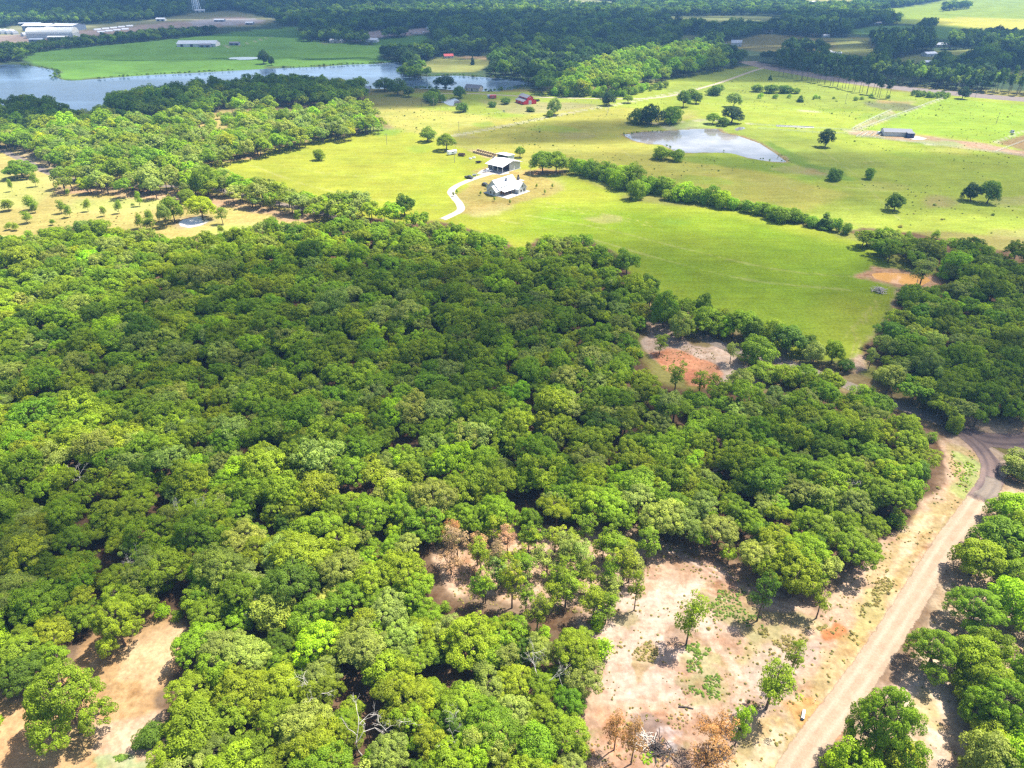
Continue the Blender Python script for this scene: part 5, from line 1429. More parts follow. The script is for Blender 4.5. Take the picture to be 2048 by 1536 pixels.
# dead trees
def snag(x, y, hpx, seed, label, rust=False):
    X, Y = gp(x, y)
    m = FPX / (Y * CP + CAM_H * SP)
    Hh = hpx / m / max(math.cos(math.atan2(CAM_H, Y)), 0.5)
    tv, tf = tubes(snag_segs(seed, Hh), 5)
    o = link_mesh("dead_tree", np_mesh("dead_tree", tv, tf, M['dead'], 4, None, True), None, (X, Y, 0))
    return tag(o, label, "dead tree", "bare dead trees")
snag(372, 1060, 88, 3, "bare white dead oak rising from the forest canopy at left")
snag(782, 1485, 72, 5, "bare pale dead oak in the lower middle of the forest")
snag(724, 1510, 70, 8, "bare forked dead stem at the lower middle, left of another")
snag(182, 985, 62, 9, "small bare dead tree in the canopy at far left")
snag(1832, 572, 58, 12, "half dead grey tree beside the muddy pond")
snag(1214, 232, 22, 14, "bare dead trunk on the fence line right of the red barn")
snag(540, 520, 30, 15, "grey dead tree at the upper left forest edge")
snag(905, 1500, 60, 17, "small bare snag right of the pale dead oak")
for i, (x, y, hp, sd) in enumerate([(150, 720, 34, 21), (620, 860, 40, 22), (1010, 905, 42, 23), (960, 760, 30, 24), (1420, 960, 46, 25), (300, 1150, 60, 26), (560, 1240, 60, 27), (1080, 1390, 70, 28), (430, 620, 26, 29), (1250, 880, 40, 30), (1700, 1010, 50, 31), (640, 1420, 70, 33)]):
    snag(x, y, hp, sd, "bare grey dead crown poking out of the canopy, %s from the top" % pos_[sorted([720, 860, 905, 760, 960, 1150, 1240, 1390, 620, 880, 1010, 1420]).index(y)])
tree_px('airy', 1838, 574, 56, 62, T_GREY, "pond_tree", "thin grey-leaved tree beside the muddy pond", "tree", "single oaks of the farmland")
# weeds on the sandy ground: too many to count
T_WEED = (0.31, 0.265, 0.085); T_HERB = (0.17, 0.26, 0.04)
def weeds():
    P, s, t = [], [], []
    r = np.random.default_rng(77)
    patches = [([(1420, 1180), (1480, 1180), (1600, 1235), (1560, 1265), (1420, 1240)], 270, T_HERB), ([(1270, 1300), (1300, 1280), (1320, 1300), (1300, 1340), (1275, 1370)], 80, T_WEED),
               ([(1370, 1290), (1420, 1280), (1440, 1320), (1440, 1400), (1380, 1390)], 330, T_HERB), ([(1500, 1260), (1660, 1250), (1580, 1310)], 210, T_WEED), (CLEARING, 1500, T_WEED),
               ([(1905, 900), (1950, 915), (1965, 955), (1930, 1000), (1905, 985)], 130, T_BRIGHT), ([(1700, 1250), (1780, 1130), (1800, 1150), (1700, 1300)], 330, T_WEED),
               ([(195, 1525), (240, 1510), (300, 1520), (290, 1560), (200, 1560)], 180, T_HERB), ([(1280, 1510), (1310, 1500), (1315, 1525), (1285, 1530)], 40, T_BRIGHT), (WOOD_ROADSIDE, 700, T_WEED),
               ([(1150, 1430), (1440, 1430), (1450, 1560), (1150, 1560)], 200, T_BROWN), ([(900, 1150), (1230, 1080), (1240, 1230), (920, 1230)], 480, T_WEED),
               ([(1290, 650), (1500, 735), (1480, 772), (1300, 710)], 180, T_WEED), ([(300, 1430), (460, 1450), (440, 1560), (300, 1560)], 270, T_HERB)]
    for px, n, col in patches:
        poly = gpa(px)
        lo, hi = poly.min(0), poly.max(0)
        Q = r.uniform(lo, hi, (n * 8, 2))
        Q = Q[sdf(poly, Q[:, 0], Q[:, 1], 5) > 0]
        keep = fbm(Q[:, 0], Q[:, 1], 5, 9, 3) > 0.5
        Q = Q[keep][:n]
        Q = Q[line_dist(road_line, Q[:, 0], Q[:, 1], 500) > 3.2]
        P.append(Q); s.append(r.uniform(0.03, 0.085, len(Q)) * (1 + 0.6 * (r.uniform(0, 1, len(Q)) > 0.93))); t.append(np.array([jitter_tint(col, r, 0.2) for _ in range(len(Q))]).reshape(-1, 3))
    scatter("weeds", np.vstack(P), np.concatenate(s), np.vstack(t), LOD_SHRUB, "low weeds and seedlings dotted over the sandy ground", 78, flat=0.55)
weeds()

def tufts():
    r = np.random.default_rng(79)
    P = []
    for px, n in (([(740, 200), (1000, 195), (1230, 195), (1500, 150), (1900, 200), (2200, 230), (2300, 480), (1700, 455), (1300, 385), (1100, 335), (880, 280), (745, 255)], 1500), ([(0, 320), (120, 360), (400, 392), (600, 440), (300, 475), (0, 470)], 160), ([(880, 272), (1240, 206), (1250, 212), (890, 280)], 160), ([(1300, 245), (1700, 262), (1700, 266), (1300, 250)], 120), ([(1250, 262), (1430, 254), (1440, 259), (1260, 268)], 120), ([(1440, 262), (1560, 300), (1650, 345), (1640, 352), (1550, 312), (1440, 270)], 140)):
        poly = gpa(px)
        lo, hi = poly.min(0), poly.max(0)
        Q = r.uniform(lo, hi, (n * 8, 2))
        Q = Q[sdf(poly, Q[:, 0], Q[:, 1], 5) > 0]
        Q = Q[fbm(Q[:, 0], Q[:, 1], 45, 19, 3) > 0.5][:n]
        for w_, _d in WATERS:
            Q = Q[sdf(gpa(w_), Q[:, 0], Q[:, 1], 30) < -3]
        P.append(Q)
    P = np.vstack(P)
    scatter("grass_tufts", P, r.uniform(0.05, 0.16, len(P)) * (1 + 1.2 * (r.uniform(0, 1, len(P)) > 0.95)), np.array([jitter_tint([(0.20, 0.25, 0.03), (0.15, 0.22, 0.03), (0.28, 0.26, 0.06)][i % 3], r, 0.15) for i in range(len(P))]), LOD_SHRUB, "rough grass tufts dotted over the pastures", 80, flat=0.6)
tufts()

# ------------------------------------------------------------------ buildings and farm things
U_ANG = math.radians(49)                                   # the farmstead's long axis
def place(name, px, py, rz, label, cat, group=None, s=1.0):
    X, Y = gp(px, py)
    o = empty(name, (X, Y, 0), rz)
    o.scale = (s, s, s)
    return tag(o, label, cat, group)
def gable(root, L, W, he, hr, wall, roof, ov=0.5, name=("wall", "roof"), x0=None, y0=0.0, thick=0.14, z0=0.0):
    """gable block: ridge along local x, from x0, centred on y0"""
    xa = -L / 2 if x0 is None else x0
    xb = xa + L
    w = MB().prism([(y0 - W / 2, z0), (y0 + W / 2, z0), (y0 + W / 2, he), (y0, hr), (y0 - W / 2, he)], xa, xb, 'x').build(name[0], wall, root)
    sl = (hr - he) / (W / 2)
    m = MB()
    e = he - sl * ov + 0.03
    for sgn in (-1, 1):
        m.slab([(xa - ov, y0 + sgn * (W / 2 + ov), e), (xb + ov, y0 + sgn * (W / 2 + ov), e), (xb + ov, y0, hr + 0.03), (xa - ov, y0, hr + 0.03)], thick)
    r = m.build(name[1], roof, root)
    return w, r
def ribs(roofobj, L, W, he, hr, ov, mat, step=1.2, x0=None, y0=0.0):
    """raised seams of a metal roof, one joined part"""
    xa = (-L / 2 if x0 is None else x0) - ov
    n = int((L + 2 * ov) / step)
    sl = (hr - he) / (W / 2)
    m = MB()
    for i in range(n + 1):
        x = xa + i * (L + 2 * ov) / n
        for s in (-1, 1):
            m.slab([(x - 0.03, y0 + s * (W / 2 + ov), he - sl * ov + 0.16), (x + 0.03, y0 + s * (W / 2 + ov), he - sl * ov + 0.16), (x + 0.03, y0, hr + 0.17), (x - 0.03, y0, hr + 0.17)], 0.06)
    m.build("seam", mat, roofobj)
def win(root, c, w, h, face, mat=None):
    """window with frame, standing 4 cm proud of a wall; face is the outward axis: +x -x +y -y"""
    x, y, z = c
    d = 0.04
    f, g = MB(), MB()
    if face[1] == 'x':
        s = 1 if face[0] == '+' else -1
        f.box(min(x, x + s * d), max(x, x + s * d), y - w / 2 - 0.1, y + w / 2 + 0.1, z - 0.1, z + h + 0.1)
        g.box(min(x, x + s * d * 1.8), max(x, x + s * d * 1.8), y - w / 2, y + w / 2, z, z + h)
    else:
        s = 1 if face[0] == '+' else -1
        f.box(x - w / 2 - 0.1, x + w / 2 + 0.1, min(y, y + s * d), max(y, y + s * d), z - 0.1, z + h + 0.1)
        g.box(x - w / 2, x + w / 2, min(y, y + s * d * 1.8), max(y, y + s * d * 1.8), z, z + h)
    o = f.build("window", M['trim'], root)
    g.build("pane", mat or M['glass'], o)

# farmhouse: main ridge along local x, cross wing towards -y, porch in the corner
h = place("farmhouse", 1005, 382, U_ANG, "white metal-roofed farmhouse with porch and cross gable at the driveway end", "house", s=0.93)
MB().box(-10.5, 10.5, -13.5, 6.5, -0.2, 0.18).build("slab", M['concrete'], h)
w, rf = gable(h, 17, 10.5, 3.3, 8.2, M['grey_wall'], M['white_metal'], 0.6)
ribs(rf, 17, 10.5, 3.3, 8.2, 0.6, M['white_metal'])
# cross wing (ridge along local y)
MB().prism([(1.2, 0.0), (8.4, 0.0), (8.4, 3.2), (4.8, 6.6), (1.2, 3.2)], -12.0, -1.0, 'y').build("wing_wall", M['grey_wall'], h)
mw = MB()
for s in (-1, 1):
    mw.slab([(4.8 + s * 4.2, -12.6, 2.65), (4.8 + s * 4.2, -0.5, 2.65), (4.8, -0.5, 6.66), (4.8, -12.6, 6.66)], 0.13)
mw.build("wing_roof", M['white_metal'], h)
# left entry gable
MB().prism([(-4.8, 0.0), (1.2, 0.0), (1.2, 3.0), (-1.8, 5.6), (-4.8, 3.0)], -11.2, -8.45, 'x').build("entry_wall", M['grey_wall'], h)
me_ = MB()
for s in (-1, 1):
    me_.slab([(-11.8, -1.8 + s * 3.5, 2.55), (-7.4, -1.8 + s * 3.5, 2.55), (-7.4, -1.8, 5.66), (-11.8, -1.8, 5.66)], 0.12)
me_.build("entry_roof", M['white_metal'], h)
MB().slab([(-8.4, -9.2, 2.7), (1.0, -9.2, 2.7), (1.0, -5.3, 3.5), (-8.4, -5.3, 3.5)], 0.12).build("porch_roof", M['white_metal'], h)
for x in (-8.0, -5.0, -2.0, 0.6):
    MB().box(x - 0.12, x + 0.12, -9.0, -8.76, 0.18, 2.7).build("porch_post", M['brown_wood'], h)
MB().box(-8.0, 0.9, -5.42, -5.30, 0.3, 2.6).build("porch_wall", M['brown_wood'], h)
for x in (-6.0, -3.6, -1.2):
    dm = MB().prism([(x - 0.55, 3.6), (x + 0.55, 3.6), (x + 0.55, 4.5), (x, 5.1), (x - 0.55, 4.5)], -5.0, -2.8, 'y').build("dormer", M['grey_wall'], h)
    MB().box(x - 0.3, x + 0.3, -5.06, -5.0, 3.9, 4.5).build("pane", M['glass'], dm)
ch = MB().box(0.4, 1.3, -2.6, -1.8, 5.0, 8.4).build("chimney", M['grey_roof'], h)
win(h, (3.6, -12.0, 1.0), 1.4, 1.5, '-y'); win(h, (6.2, -12.0, 1.0), 1.4, 1.5, '-y'); win(h, (4.8, -12.0, 3.6), 1.0, 1.2, '-y')
win(h, (-11.2, -3.2, 0.9), 1.2, 1.5, '-x'); win(h, (-11.2, -0.5, 0.9), 1.2, 1.5, '-x')
for y in (-9.5, -5.0): win(h, (8.4, y, 1.0), 1.4, 1.4, '+x')

# workshop barn with open front
b = place("workshop_barn", 1008, 338, U_ANG, "large white-roofed workshop barn with open dark front beside the gravel yard", "barn")
L2, W2 = 13.0, 17.0
MB().box(-8.8, 8.8, -6.8, 6.8, -0.1, 0.15).build("slab", M['concrete'], b)
MB().box(-2.0, 8.4, -6.2, -6.05, 0.15, 4.3).build("wall", M['grey_wall'], b)
MB().prism([(-2.0, 4.3), (8.4, 4.3), (0.0, 6.0)], -6.19, -6.06, 'y').build("gable_wall", M['grey_wall'], b)
MB().box(-8.0, 8.4, 6.05, 6.2, 0.15, 4.3).build("back_wall", M['grey_wall'], b)
MB().box(8.3, 8.45, -6.05, 6.05, 0.15, 4.2).build("side_wall", M['grey_wall'], b)
MB().box(-2.1, -1.95, -6.05, 6.05, 0.15, 4.4).build("interior_shade_wall", M['dark'], b)  # near-black sheet: shade inside the open front put into its colour
mr = MB()
for s in (-1, 1):
    mr.slab([(s * 9.6, -7.4, 3.9), (s * 9.6, 7.4, 3.9), (0, 7.4, 6.1), (0, -7.4, 6.1)], 0.14)
rb = mr.build("roof", M['white_metal'], b)
ms_ = MB()
for i in range(13):
    y = -7.3 + i * 14.6 / 12
    for s in (-1, 1):
        ms_.slab([(s * 9.6, y - 0.03, 4.05), (s * 9.6, y + 0.03, 4.05), (0, y + 0.03, 6.25), (0, y - 0.03, 6.25)], 0.05)
ms_.build("seam", M['white_metal'], rb)
for y in (-6.0, -2.0, 2.0, 6.0):
    MB().box(-8.2, -7.95, y - 0.12, y + 0.12, 0.15, 4.1).build("post", M['trim'], b)
MB().box(2.2, 3.4, -6.26, -6.2, 0.15, 2.4).build("door", M['trim'], b)
# open shed
sh = place("open_shed", 1011, 319, U_ANG, "small flat-roofed white shed with open front behind the workshop barn", "shed")
MB().box(-3.0, 3.4, -4.6, -4.45, 0, 3.4).build("wall", M['grey_wall'], sh)
MB().box(-3.0, 3.4, 4.45, 4.6, 0, 3.4).build("wall", M['grey_wall'], sh)
MB().box(3.3, 3.45, -4.4, 4.4, 0, 3.1).build("back_wall", M['grey_wall'], sh)
MB().slab([(-3.9, -5.0, 3.7), (3.9, -5.0, 3.2), (3.9, 5.0, 3.2), (-3.9, 5.0, 3.7)], 0.16).build("roof", M['white_metal'], sh)
for y in (-1.5, 1.5): MB().box(-2.95, -2.75, y - 0.1, y + 0.1, 0, 3.5).build("post", M['brown_wood'], sh)

# red barn with raised centre
rbn = place("red_barn", 1052, 206, math.radians(-62), "bright red barn with raised centre roof and white door", "barn")
MB().prism([(-6.6, 0), (6.6, 0), (6.6, 2.8), (3.0, 4.4), (-3.0, 4.4), (-6.6, 2.8)], -7.5, 7.5, 'x').build("wall", M['red_wall'], rbn)
MB().prism([(-3.0, 4.3), (3.0, 4.3), (3.0, 5.6), (0, 7.4), (-3.0, 5.6)], -7.45, 7.45, 'x').build("upper_wall", M['red_wall'], rbn)
m = MB()
for s in (-1, 1):
    m.slab([(-8.0, s * 7.2, 2.6), (8.0, s * 7.2, 2.6), (8.0, s * 3.02, 4.5), (-8.0, s * 3.02, 4.5)], 0.12)
m.build("side_roof", M['grey_roof'], rbn)
m = MB()
for s in (-1, 1):
    m.slab([(-8.0, s * 3.5, 5.4), (8.0, s * 3.5, 5.4), (8.0, 0, 7.5), (-8.0, 0, 7.5)], 0.12)
m.build("roof", M['grey_roof'], rbn)
MB().box(7.5, 7.58, -1.5, 1.5, 0, 3.4).build("door", M['white_wall'], rbn)
MB().box(7.45, 7.56, -0.5, 0.5, 5.6, 6.4).build("hatch", M['white_wall'], rbn)
win(rbn, (0, 6.6, 1.0), 1.2, 1.0, '+y'); win(rbn, (-4, -6.6, 1.0), 1.2, 1.0, '-y'); win(rbn, (3, -6.6, 1.0), 1.2, 1.0, '-y')

# simple gable houses and sheds told apart in the distance
def cottage(px, py, rz, L, W, he, hr, wall, roof, name, label, cat="house", doors=1, group=None, nwin=2):
    o = place(name, px, py, math.radians(rz), label, cat, group)
    gable(o, L, W, he, hr, wall, roof, 0.4)
    MB().box(-0.6, 0.6, -W / 2 - 0.06, -W / 2 - 0.005, 0, 2.2).build("door", M['dark'], o)
    for i in range(nwin):
        x = -L * 0.36 + i * (L * 0.72) / max(nwin - 1, 1)
        if abs(x) > 1.3: win(o, (x, -W / 2, 1.0), 1.3, 1.3, '-y')
    win(o, (-L / 2, 0, 1.0), 1.3, 1.3, '-x')
    return o
G, Wm, Wh = M['grey_roof'], M['white_metal'], M['white_wall']
cottage(948, 181, -25, 16, 9, 3, 5.5, M['tan_wall'], G, "lake_house", "grey-roofed farmhouse half hidden by trees above the red barn")
cottage(728, 184, 10, 12, 8, 3, 5, Wh, M['blue_roof'], "lakeside_cabin", "small grey cabin under trees on the near lake shore")
cottage(1472, 92, -15, 15, 10, 4.6, 8, Wh, M['blue_roof'], "hill_house", "white house with blue-grey roof alone on the far olive pasture")
cottage(1450, 91, -15, 5, 4, 2.4, 3.4, Wh, G, "hill_shed", "tiny shed left of the white pasture house", "shed", nwin=0)
cottage(1672, 110, 0, 12, 8, 2.6, 4, M['grey_wall'], Wm, "carport_shed", "white-roofed carport in the far pasture below the small wood", "shed")
cottage(1655, 108, 20, 10, 8, 2.6, 4.4, M['tan_wall'], M['cream_metal'], "cream_shed", "cream-roofed shed left of the white carport", "shed")
cottage(1630, 108, 0, 7, 5, 2.4, 3.4, Wh, Wm, "pump_shed", "small white shed beneath the trees left of the cream shed", "shed", nwin=0)
cottage(1563, 103, 0, 4, 4, 2.4, 3.4, Wh, Wm, "well_shed", "tiny white shed at the left foot of the small wood", "shed", nwin=0)
cottage(1857, 112, 20, 18, 10, 3.4, 5.2, Wh, Wm, "hay_shed", "white hay shed in the small pasture right of the pine block", "shed")
cottage(1882, 93, 5, 22, 11, 3, 5.4, M['tan_wall'], Wm, "ranch_house", "long white-roofed ranch house under trees at far right")
cottage(1860, 128, 0, 16, 9, 2.6, 4, Wh, Wm, "mobile_home", "white roof among trees below the hay shed")
cottage(1918, 170, 10, 14, 9, 2.6, 4.4, Wh, Wm, "highway_cabin", "small white house in the trees beyond the highway")
cottage(2000, 104, 10, 18, 9, 2.6, 4.6, M['tan_wall'], G, "edge_house", "grey-roofed house at far right among trees")
cottage(897, 116, 15, 12, 8, 2.8, 5, M['tan_wall'], M['red_trailer'], "point_cabin", "small red-roofed cabin on the grassy point beyond the lake")
cottage(1536, 66, 0, 14, 9, 2.8, 5, M['tan_wall'], G, "pasture_top_house", "house at the top corner of the far olive pasture")
cottage(1628, 72, 0, 16, 8, 2.6, 4.4, M['tan_wall'], M['cream_metal'], "pine_house", "tan house under the tall pine stand")
cottage(1650, 74, 0, 12, 7, 2.6, 4.4, Wh, Wm, "pine_shed", "white-roofed shed beside the house under the pines", "shed")
cottage(1750, 48, 0, 22, 10, 3, 5, Wh, Wm, "far_barn", "white barn at the top corner of the far green field", "barn")
cottage(1125, 58, 5, 26, 14, 4, 6.5, Wh, Wm, "woods_lodge", "white lodge alone in the middle of the far woods")
cottage(1132, 55, -20, 18, 10, 4, 6, M['tan_wall'], Wm, "woods_annex", "annex behind the white lodge in the far woods", "shed")
cottage(1622, 6, 0, 26, 12, 3, 5, Wh, Wm, "horizon_house", "white house by the topmost field, right of centre")
cottage(2015, -2, 0, 26, 12, 3, 5, Wh, Wm, "corner_house", "white house in the bright field at the top right corner")
for i, (x, y, lab) in enumerate([(660, 46, "left"), (690, 42, "tall"), (745, 84, "roadside"), (712, 80, "shaded"), (800, 63, "second"), (862, 60, "end"), (675, 85, "field-edge"), (540, 14, "pale"), (486, 9, "narrow"), (466, 15, "square"), (560, 13, "low"), (8, 22, "lone"), (886, 6, "long")]):
    cottage(x, y, random.uniform(-20, 20), random.uniform(14, 26), random.uniform(9, 13), 3.2, 5.6, random.choice([Wh, M['tan_wall']]), random.choice([Wm, Wm, G, M['cream_metal']]), "town_building",
            ["white town house above the green field's tree clump", "white house back in the woods above the car park", "roadside building at the car park's lower left", "shaded house left of the car park", "flat building behind the car park",
             "building at the right end of the car park", "house at the corner of the green field below the town", "pale roof in the woods right of the water tower, farther", "narrow white house near the water tower clearing", "white shed at the edge of the water tower clearing",
             "low white roof in the woods right of the water tower, lower", "lone pale roof in the woods at the top left edge", "long white roof at the top edge, centre"][i], "building", "town buildings in the woods")

# industrial yard on the far left: nursery sheds and long halls
def hall(px, py, rz, L, W, he, hr, name, label, roof=None, arch=False, wall=None):
    o = place(name, px, py, math.radians(rz), label, "hall")
    if not arch:
        gable(o, L, W, he, hr, wall or M['blue_roof'], roof or Wm, 0.5)
        n = max(2, int(L / 12))
        for i in range(n):
            x = -L / 2 + (i + 0.5) * L / n
            MB().box(x - 2, x + 2, -W / 2 - 0.08, -W / 2 - 0.01, 0, he * 0.8).build("bay_door", M['dark'], o)
    else:
        prof = [(-W / 2, 0)] + [(-W / 2 * math.cos(t), he + (hr - he) * math.sin(t)) for t in np.linspace(0, math.pi, 11)] + [(W / 2, 0)]
        MB().prism(prof[1:-1], -L / 2, L / 2, 'x').build("roof", roof or M['cream_metal'], o)
        MB().prism([(-W / 2 + 0.1, 0), (W / 2 - 0.1, 0), (W / 2 - 0.1, he + 0.02), (-W / 2 + 0.1, he + 0.02)], -L / 2 + 0.1, L / 2 - 0.1, 'x').build("wall", wall or M['grey_wall'], o)
    return o
hall(82, 60, 8, 46, 34, 8, 10.5, "warehouse", "white flat-roofed warehouse at the back of the industrial yard")
hall(104, 63, -30, 22, 16, 6, 7.5, "warehouse_annex", "low white annex at the right end of the back warehouse")
hall(138, 60, -8, 44, 36, 8, 10.5, "depot_hall", "white hall with dark open side right of the back warehouse")
hall(108, 75, 6, 72, 26, 7, 15, "curved_hall", "long cream hall with curved roof in front of the industrial yard", arch=True)
hall(62, 51, 4, 40, 10, 4, 5, "long_shed", "thin long white shed behind the warehouses", roof=M['greenhouse'])
hall(12, 97, -10, 24, 14, 5, 7, "lakeside_hall", "white hall among trees below the industrial yard at left edge")
hall(75, 84, 4, 20, 10, 4, 5, "loading_shed", "grey flat shed in front of the curved cream hall", roof=M['greenhouse'])
hall(118, 79, 4, 30, 9, 4, 5.2, "lean_shed", "pale low shed half hidden by the tree belt, right of the curved hall", roof=M['cream_metal'])
for i, x in enumerate((-8, 4, 16, 28)):
    hall(x, 66 + i * 0.6, -48, 34, 9, 2.2, 6.5, "greenhouse", ["first", "second", "third", "fourth"][i] + " white arched greenhouse of the row at the left edge", M['white_metal'], True)
hall(52, 72, 60, 12, 8, 2.2, 5.5, "greenhouse", "small detached arched greenhouse right of the row", M['white_metal'], True)
hall(398, 92, 3, 56, 22, 4, 7.5, "poultry_house", "long grey-roofed poultry house on the green lake field", M['greenhouse'], wall=Wh)
hall(412, 94, 0, 16, 9, 3, 4.5, "poultry_shed", "low dark shed in front of the long poultry house", G)
hall(470, 90, 0, 14, 8, 3, 4.5, "field_shed", "small grey shed at the end of the field track", G)
hall(323, 42, 0, 18, 10, 4, 6, "yard_office", "white office by the round tree in the nursery yard", Wm, wall=Wh)
hall(440, 43, 0, 20, 10, 3, 5, "yard_shed", "dark shed with white roof in the grey nursery yard", Wm)
hall(500, 49, 0, 14, 9, 3, 5, "yard_pavilion", "white pavilion at the right end of the grey nursery yard", Wm)
# potting tables in rows
for i in range(9):
    x, y = 195 + (i % 5) * 16 + (i // 5) * 7, 60 - (i % 5) * 1.8 + (i // 5) * 4.5
    o = place("nursery_tunnel", x, y, math.radians(40), "low white nursery tunnel, %s of the %s row" % (["leftmost", "second", "third", "fourth", "last"][i % 5], ["back", "front"][i // 5]), "tunnel", "nursery tunnels in the pale yard")
    MB().prism([(-3 * math.cos(t), 2.4 * math.sin(t)) for t in np.linspace(0, math.pi, 9)], -6, 6, 'x').build("cover", M['white_metal'], o)
    MB().box(6.0, 6.1, -0.8, 0.8, 0, 1.9).build("door", M['dark'], o)

# water tower at the top edge
wt = place("water_tower", 394, 21, 0.3, "tall white water tower on legs at the top edge of the view", "water tower")
for k in range(6):
    a = k * math.pi / 3
    MB().tube([(9 * math.cos(a), 9 * math.sin(a), 0), (7 * math.cos(a), 7 * math.sin(a), 30)], [0.9, 0.8], 8).build("leg", M['tower_white'], wt)
MB().cyl((0, 0, 0), 1.6, 30, 12).build("riser", M['tower_white'], wt)
prof = [(0.5, 27), (5, 29), (8.5, 33), (8.9, 37), (7.5, 41), (4, 43.4), (0.4, 44.2)]
m = MB(); n = 20
for r_, z_ in prof:
    for k in range(n): m.v.append((r_ * math.cos(2 * math.pi * k / n), r_ * math.sin(2 * math.pi * k / n), z_))
for i in range(len(prof) - 1):
    for k in range(n): m.f.append((i * n + k, i * n + (k + 1) % n, (i + 1) * n + (k + 1) % n, (i + 1) * n + k))
m.build("tank", M['tower_white'], wt, smooth_shade=True)
hall(400, 24, 20, 22, 16, 4, 5, "pump_house", "pale pump house at the foot of the water tower", Wm, wall=Wh)

# stable yard on the right
st = place("stable", 1791, 270, math.radians(-9), "long grey-roofed stable with pale lower wall in the dirt yard", "stable", s=0.88)
gable(st, 22, 11, 3.4, 5.2, M['white_wall'], M['grey_roof'], 0.6)
for x in (-8, -4, 0, 4, 8): MB().box(x - 1.2, x + 1.2, -5.58, -5.51, 0, 2.4).build("stall_door", M['grey_wall'], st)
tb = place("tack_room", 1819, 275, math.radians(-9), "dark blue box shed at the stable's right end", "shed")
MB().box(-2.4, 2.4, -2.2, 2.2, 0, 3.2).build("wall", M['navy_paint'], tb)
MB().slab([(-2.6, -2.4, 3.2), (2.6, -2.4, 3.2), (2.6, 2.4, 3.6), (-2.6, 2.4, 3.6)], 0.12).build("roof", M['grey_roof'], tb)
MB().box(-0.5, 0.5, -2.27, -2.2, 0, 2.1).build("door", M['dark'], tb)
road("stable_pad", [(1815, 277), (1832, 276), (1846, 274)], 13, M['gravel'], 0.03, [8, 13, 8])
bk = place("feed_bunk", 1590, 254, math.radians(-12), "long pale concrete feed bunk in the green paddock", "trough")
MB().box(-14, 14, -1.6, 1.6, 0, 0.25).build("pad", M['concrete'], bk)
MB().box(-14, 14, 1.3, 1.6, 0.25, 0.8).build("wall", M['concrete'], bk)
MB().box(-14, 14, 0.1, 0.3, 0.25, 0.6).build("wall", M['concrete'], bk)
wl = place("well_house", 2024, 265, 0.2, "small white pump box in the tan paddock at the right edge", "pump box")
MB().box(-1.6, 1.6, -1.6, 1.6, 0, 0.2).build("slab", M['concrete'], wl)
MB().box(-0.9, 0.9, -0.9, 0.9, 0.2, 1.5).build("box", M['silver_paint'], wl)
MB().box(-1.05, 1.05, -1.05, 1.05, 1.5, 1.65).build("lid", M['grey_roof'], wl)
MB().box(-0.3, 0.3, -0.96, -0.9, 0.5, 1.2).build("hatch", M['dark'], wl)

# ------------------------------------------------------------------ vehicles
def wheels(o, xs, w, r=0.36):
    for x in xs:
        for s in (-1, 1):
            wl_ = MB().cyl((x, s * w / 2 - (0.11 if s > 0 else -0.11) - 0.11, r), r, 0.22, 14, 'y').build("wheel", M['tyre'], o)
            MB().cyl((x, s * (w / 2 - 0.0) - (0.02 if s > 0 else 0.0), r), r * 0.55, 0.02, 10, 'y').build("rim", M['silver_paint'], wl_)
def vehicle(px, py, rz, kind, paint, label, name=None):
    o = place(name or {"car": "parked_car", "suv": "parked_car", "pickup": "pickup_truck"}[kind], px, py, math.radians(rz), label, {"pickup": "truck"}.get(kind, "car"))
    W = 1.9
    if kind == 'pickup':
        MB().prism([(-2.9, 0.45), (2.9, 0.45), (2.95, 0.95), (1.6, 1.12), (-2.9, 1.12)], -W / 2, W / 2, 'y').build("body", paint, o)
        cab = MB().prism([(-0.75, 1.12), (1.55, 1.12), (0.85, 1.85), (-0.6, 1.88)], -W / 2 + 0.08, W / 2 - 0.08, 'y').build("cabin", paint, o)
        MB().prism([(-0.6, 1.2), (1.3, 1.2), (0.78, 1.74), (-0.5, 1.76)], -W / 2 + 0.05, W / 2 - 0.05, 'y').build("window", M['glass'], cab)
        MB().box(-2.75, -0.9, -W / 2 + 0.12, W / 2 - 0.12, 1.125, 1.14).build("bed", M['dark'], o)
        wheels(o, (-1.8, 1.9), W, 0.4)
    else:
        hz = 1.5 if kind == 'car' else 1.8
        MB().prism([(-2.3, 0.35), (2.3, 0.35), (2.35, 0.75), (1.2, 0.95), (-2.3, 1.0)], -W / 2, W / 2, 'y').build("body", paint, o)
        cab = MB().prism([(-2.1 if kind == 'suv' else -1.7, 0.98), (1.2, 0.94), (0.4, hz - 0.03), (-1.6 if kind == 'suv' else -1.0, hz)], -W / 2 + 0.1, W / 2 - 0.1, 'y').build("cabin", paint, o)
        MB().prism([(-1.6, 1.02), (0.95, 1.0), (0.35, hz - 0.12), (-1.2 if kind == 'suv' else -0.95, hz - 0.1)], -W / 2 + 0.07, W / 2 - 0.07, 'y').build("window", M['glass'], cab)
        wheels(o, (-1.45, 1.45), W)
    for s in (-1, 1):
        MB().box(2.3 if kind != 'pickup' else 2.9, 2.36 if kind != 'pickup' else 2.97, s * 0.7 - 0.18, s * 0.7 + 0.18, 0.62, 0.8).build("headlight", M['white_paint'], o)
    return o
vehicle(971, 372, -38, 'suv', M['black_paint'], "black car parked at the end of the drive beside the house")
vehicle(938, 357, -35, 'pickup', M['black_paint'], "black pickup parked on grass left of the gravel drive")
vehicle(975, 344, 20, 'pickup', M['white_paint'], "white pickup on the gravel forecourt of the workshop barn")
vehicle(1759, 268, 20, 'suv', M['silver_paint'], "silver car parked left of the stable")
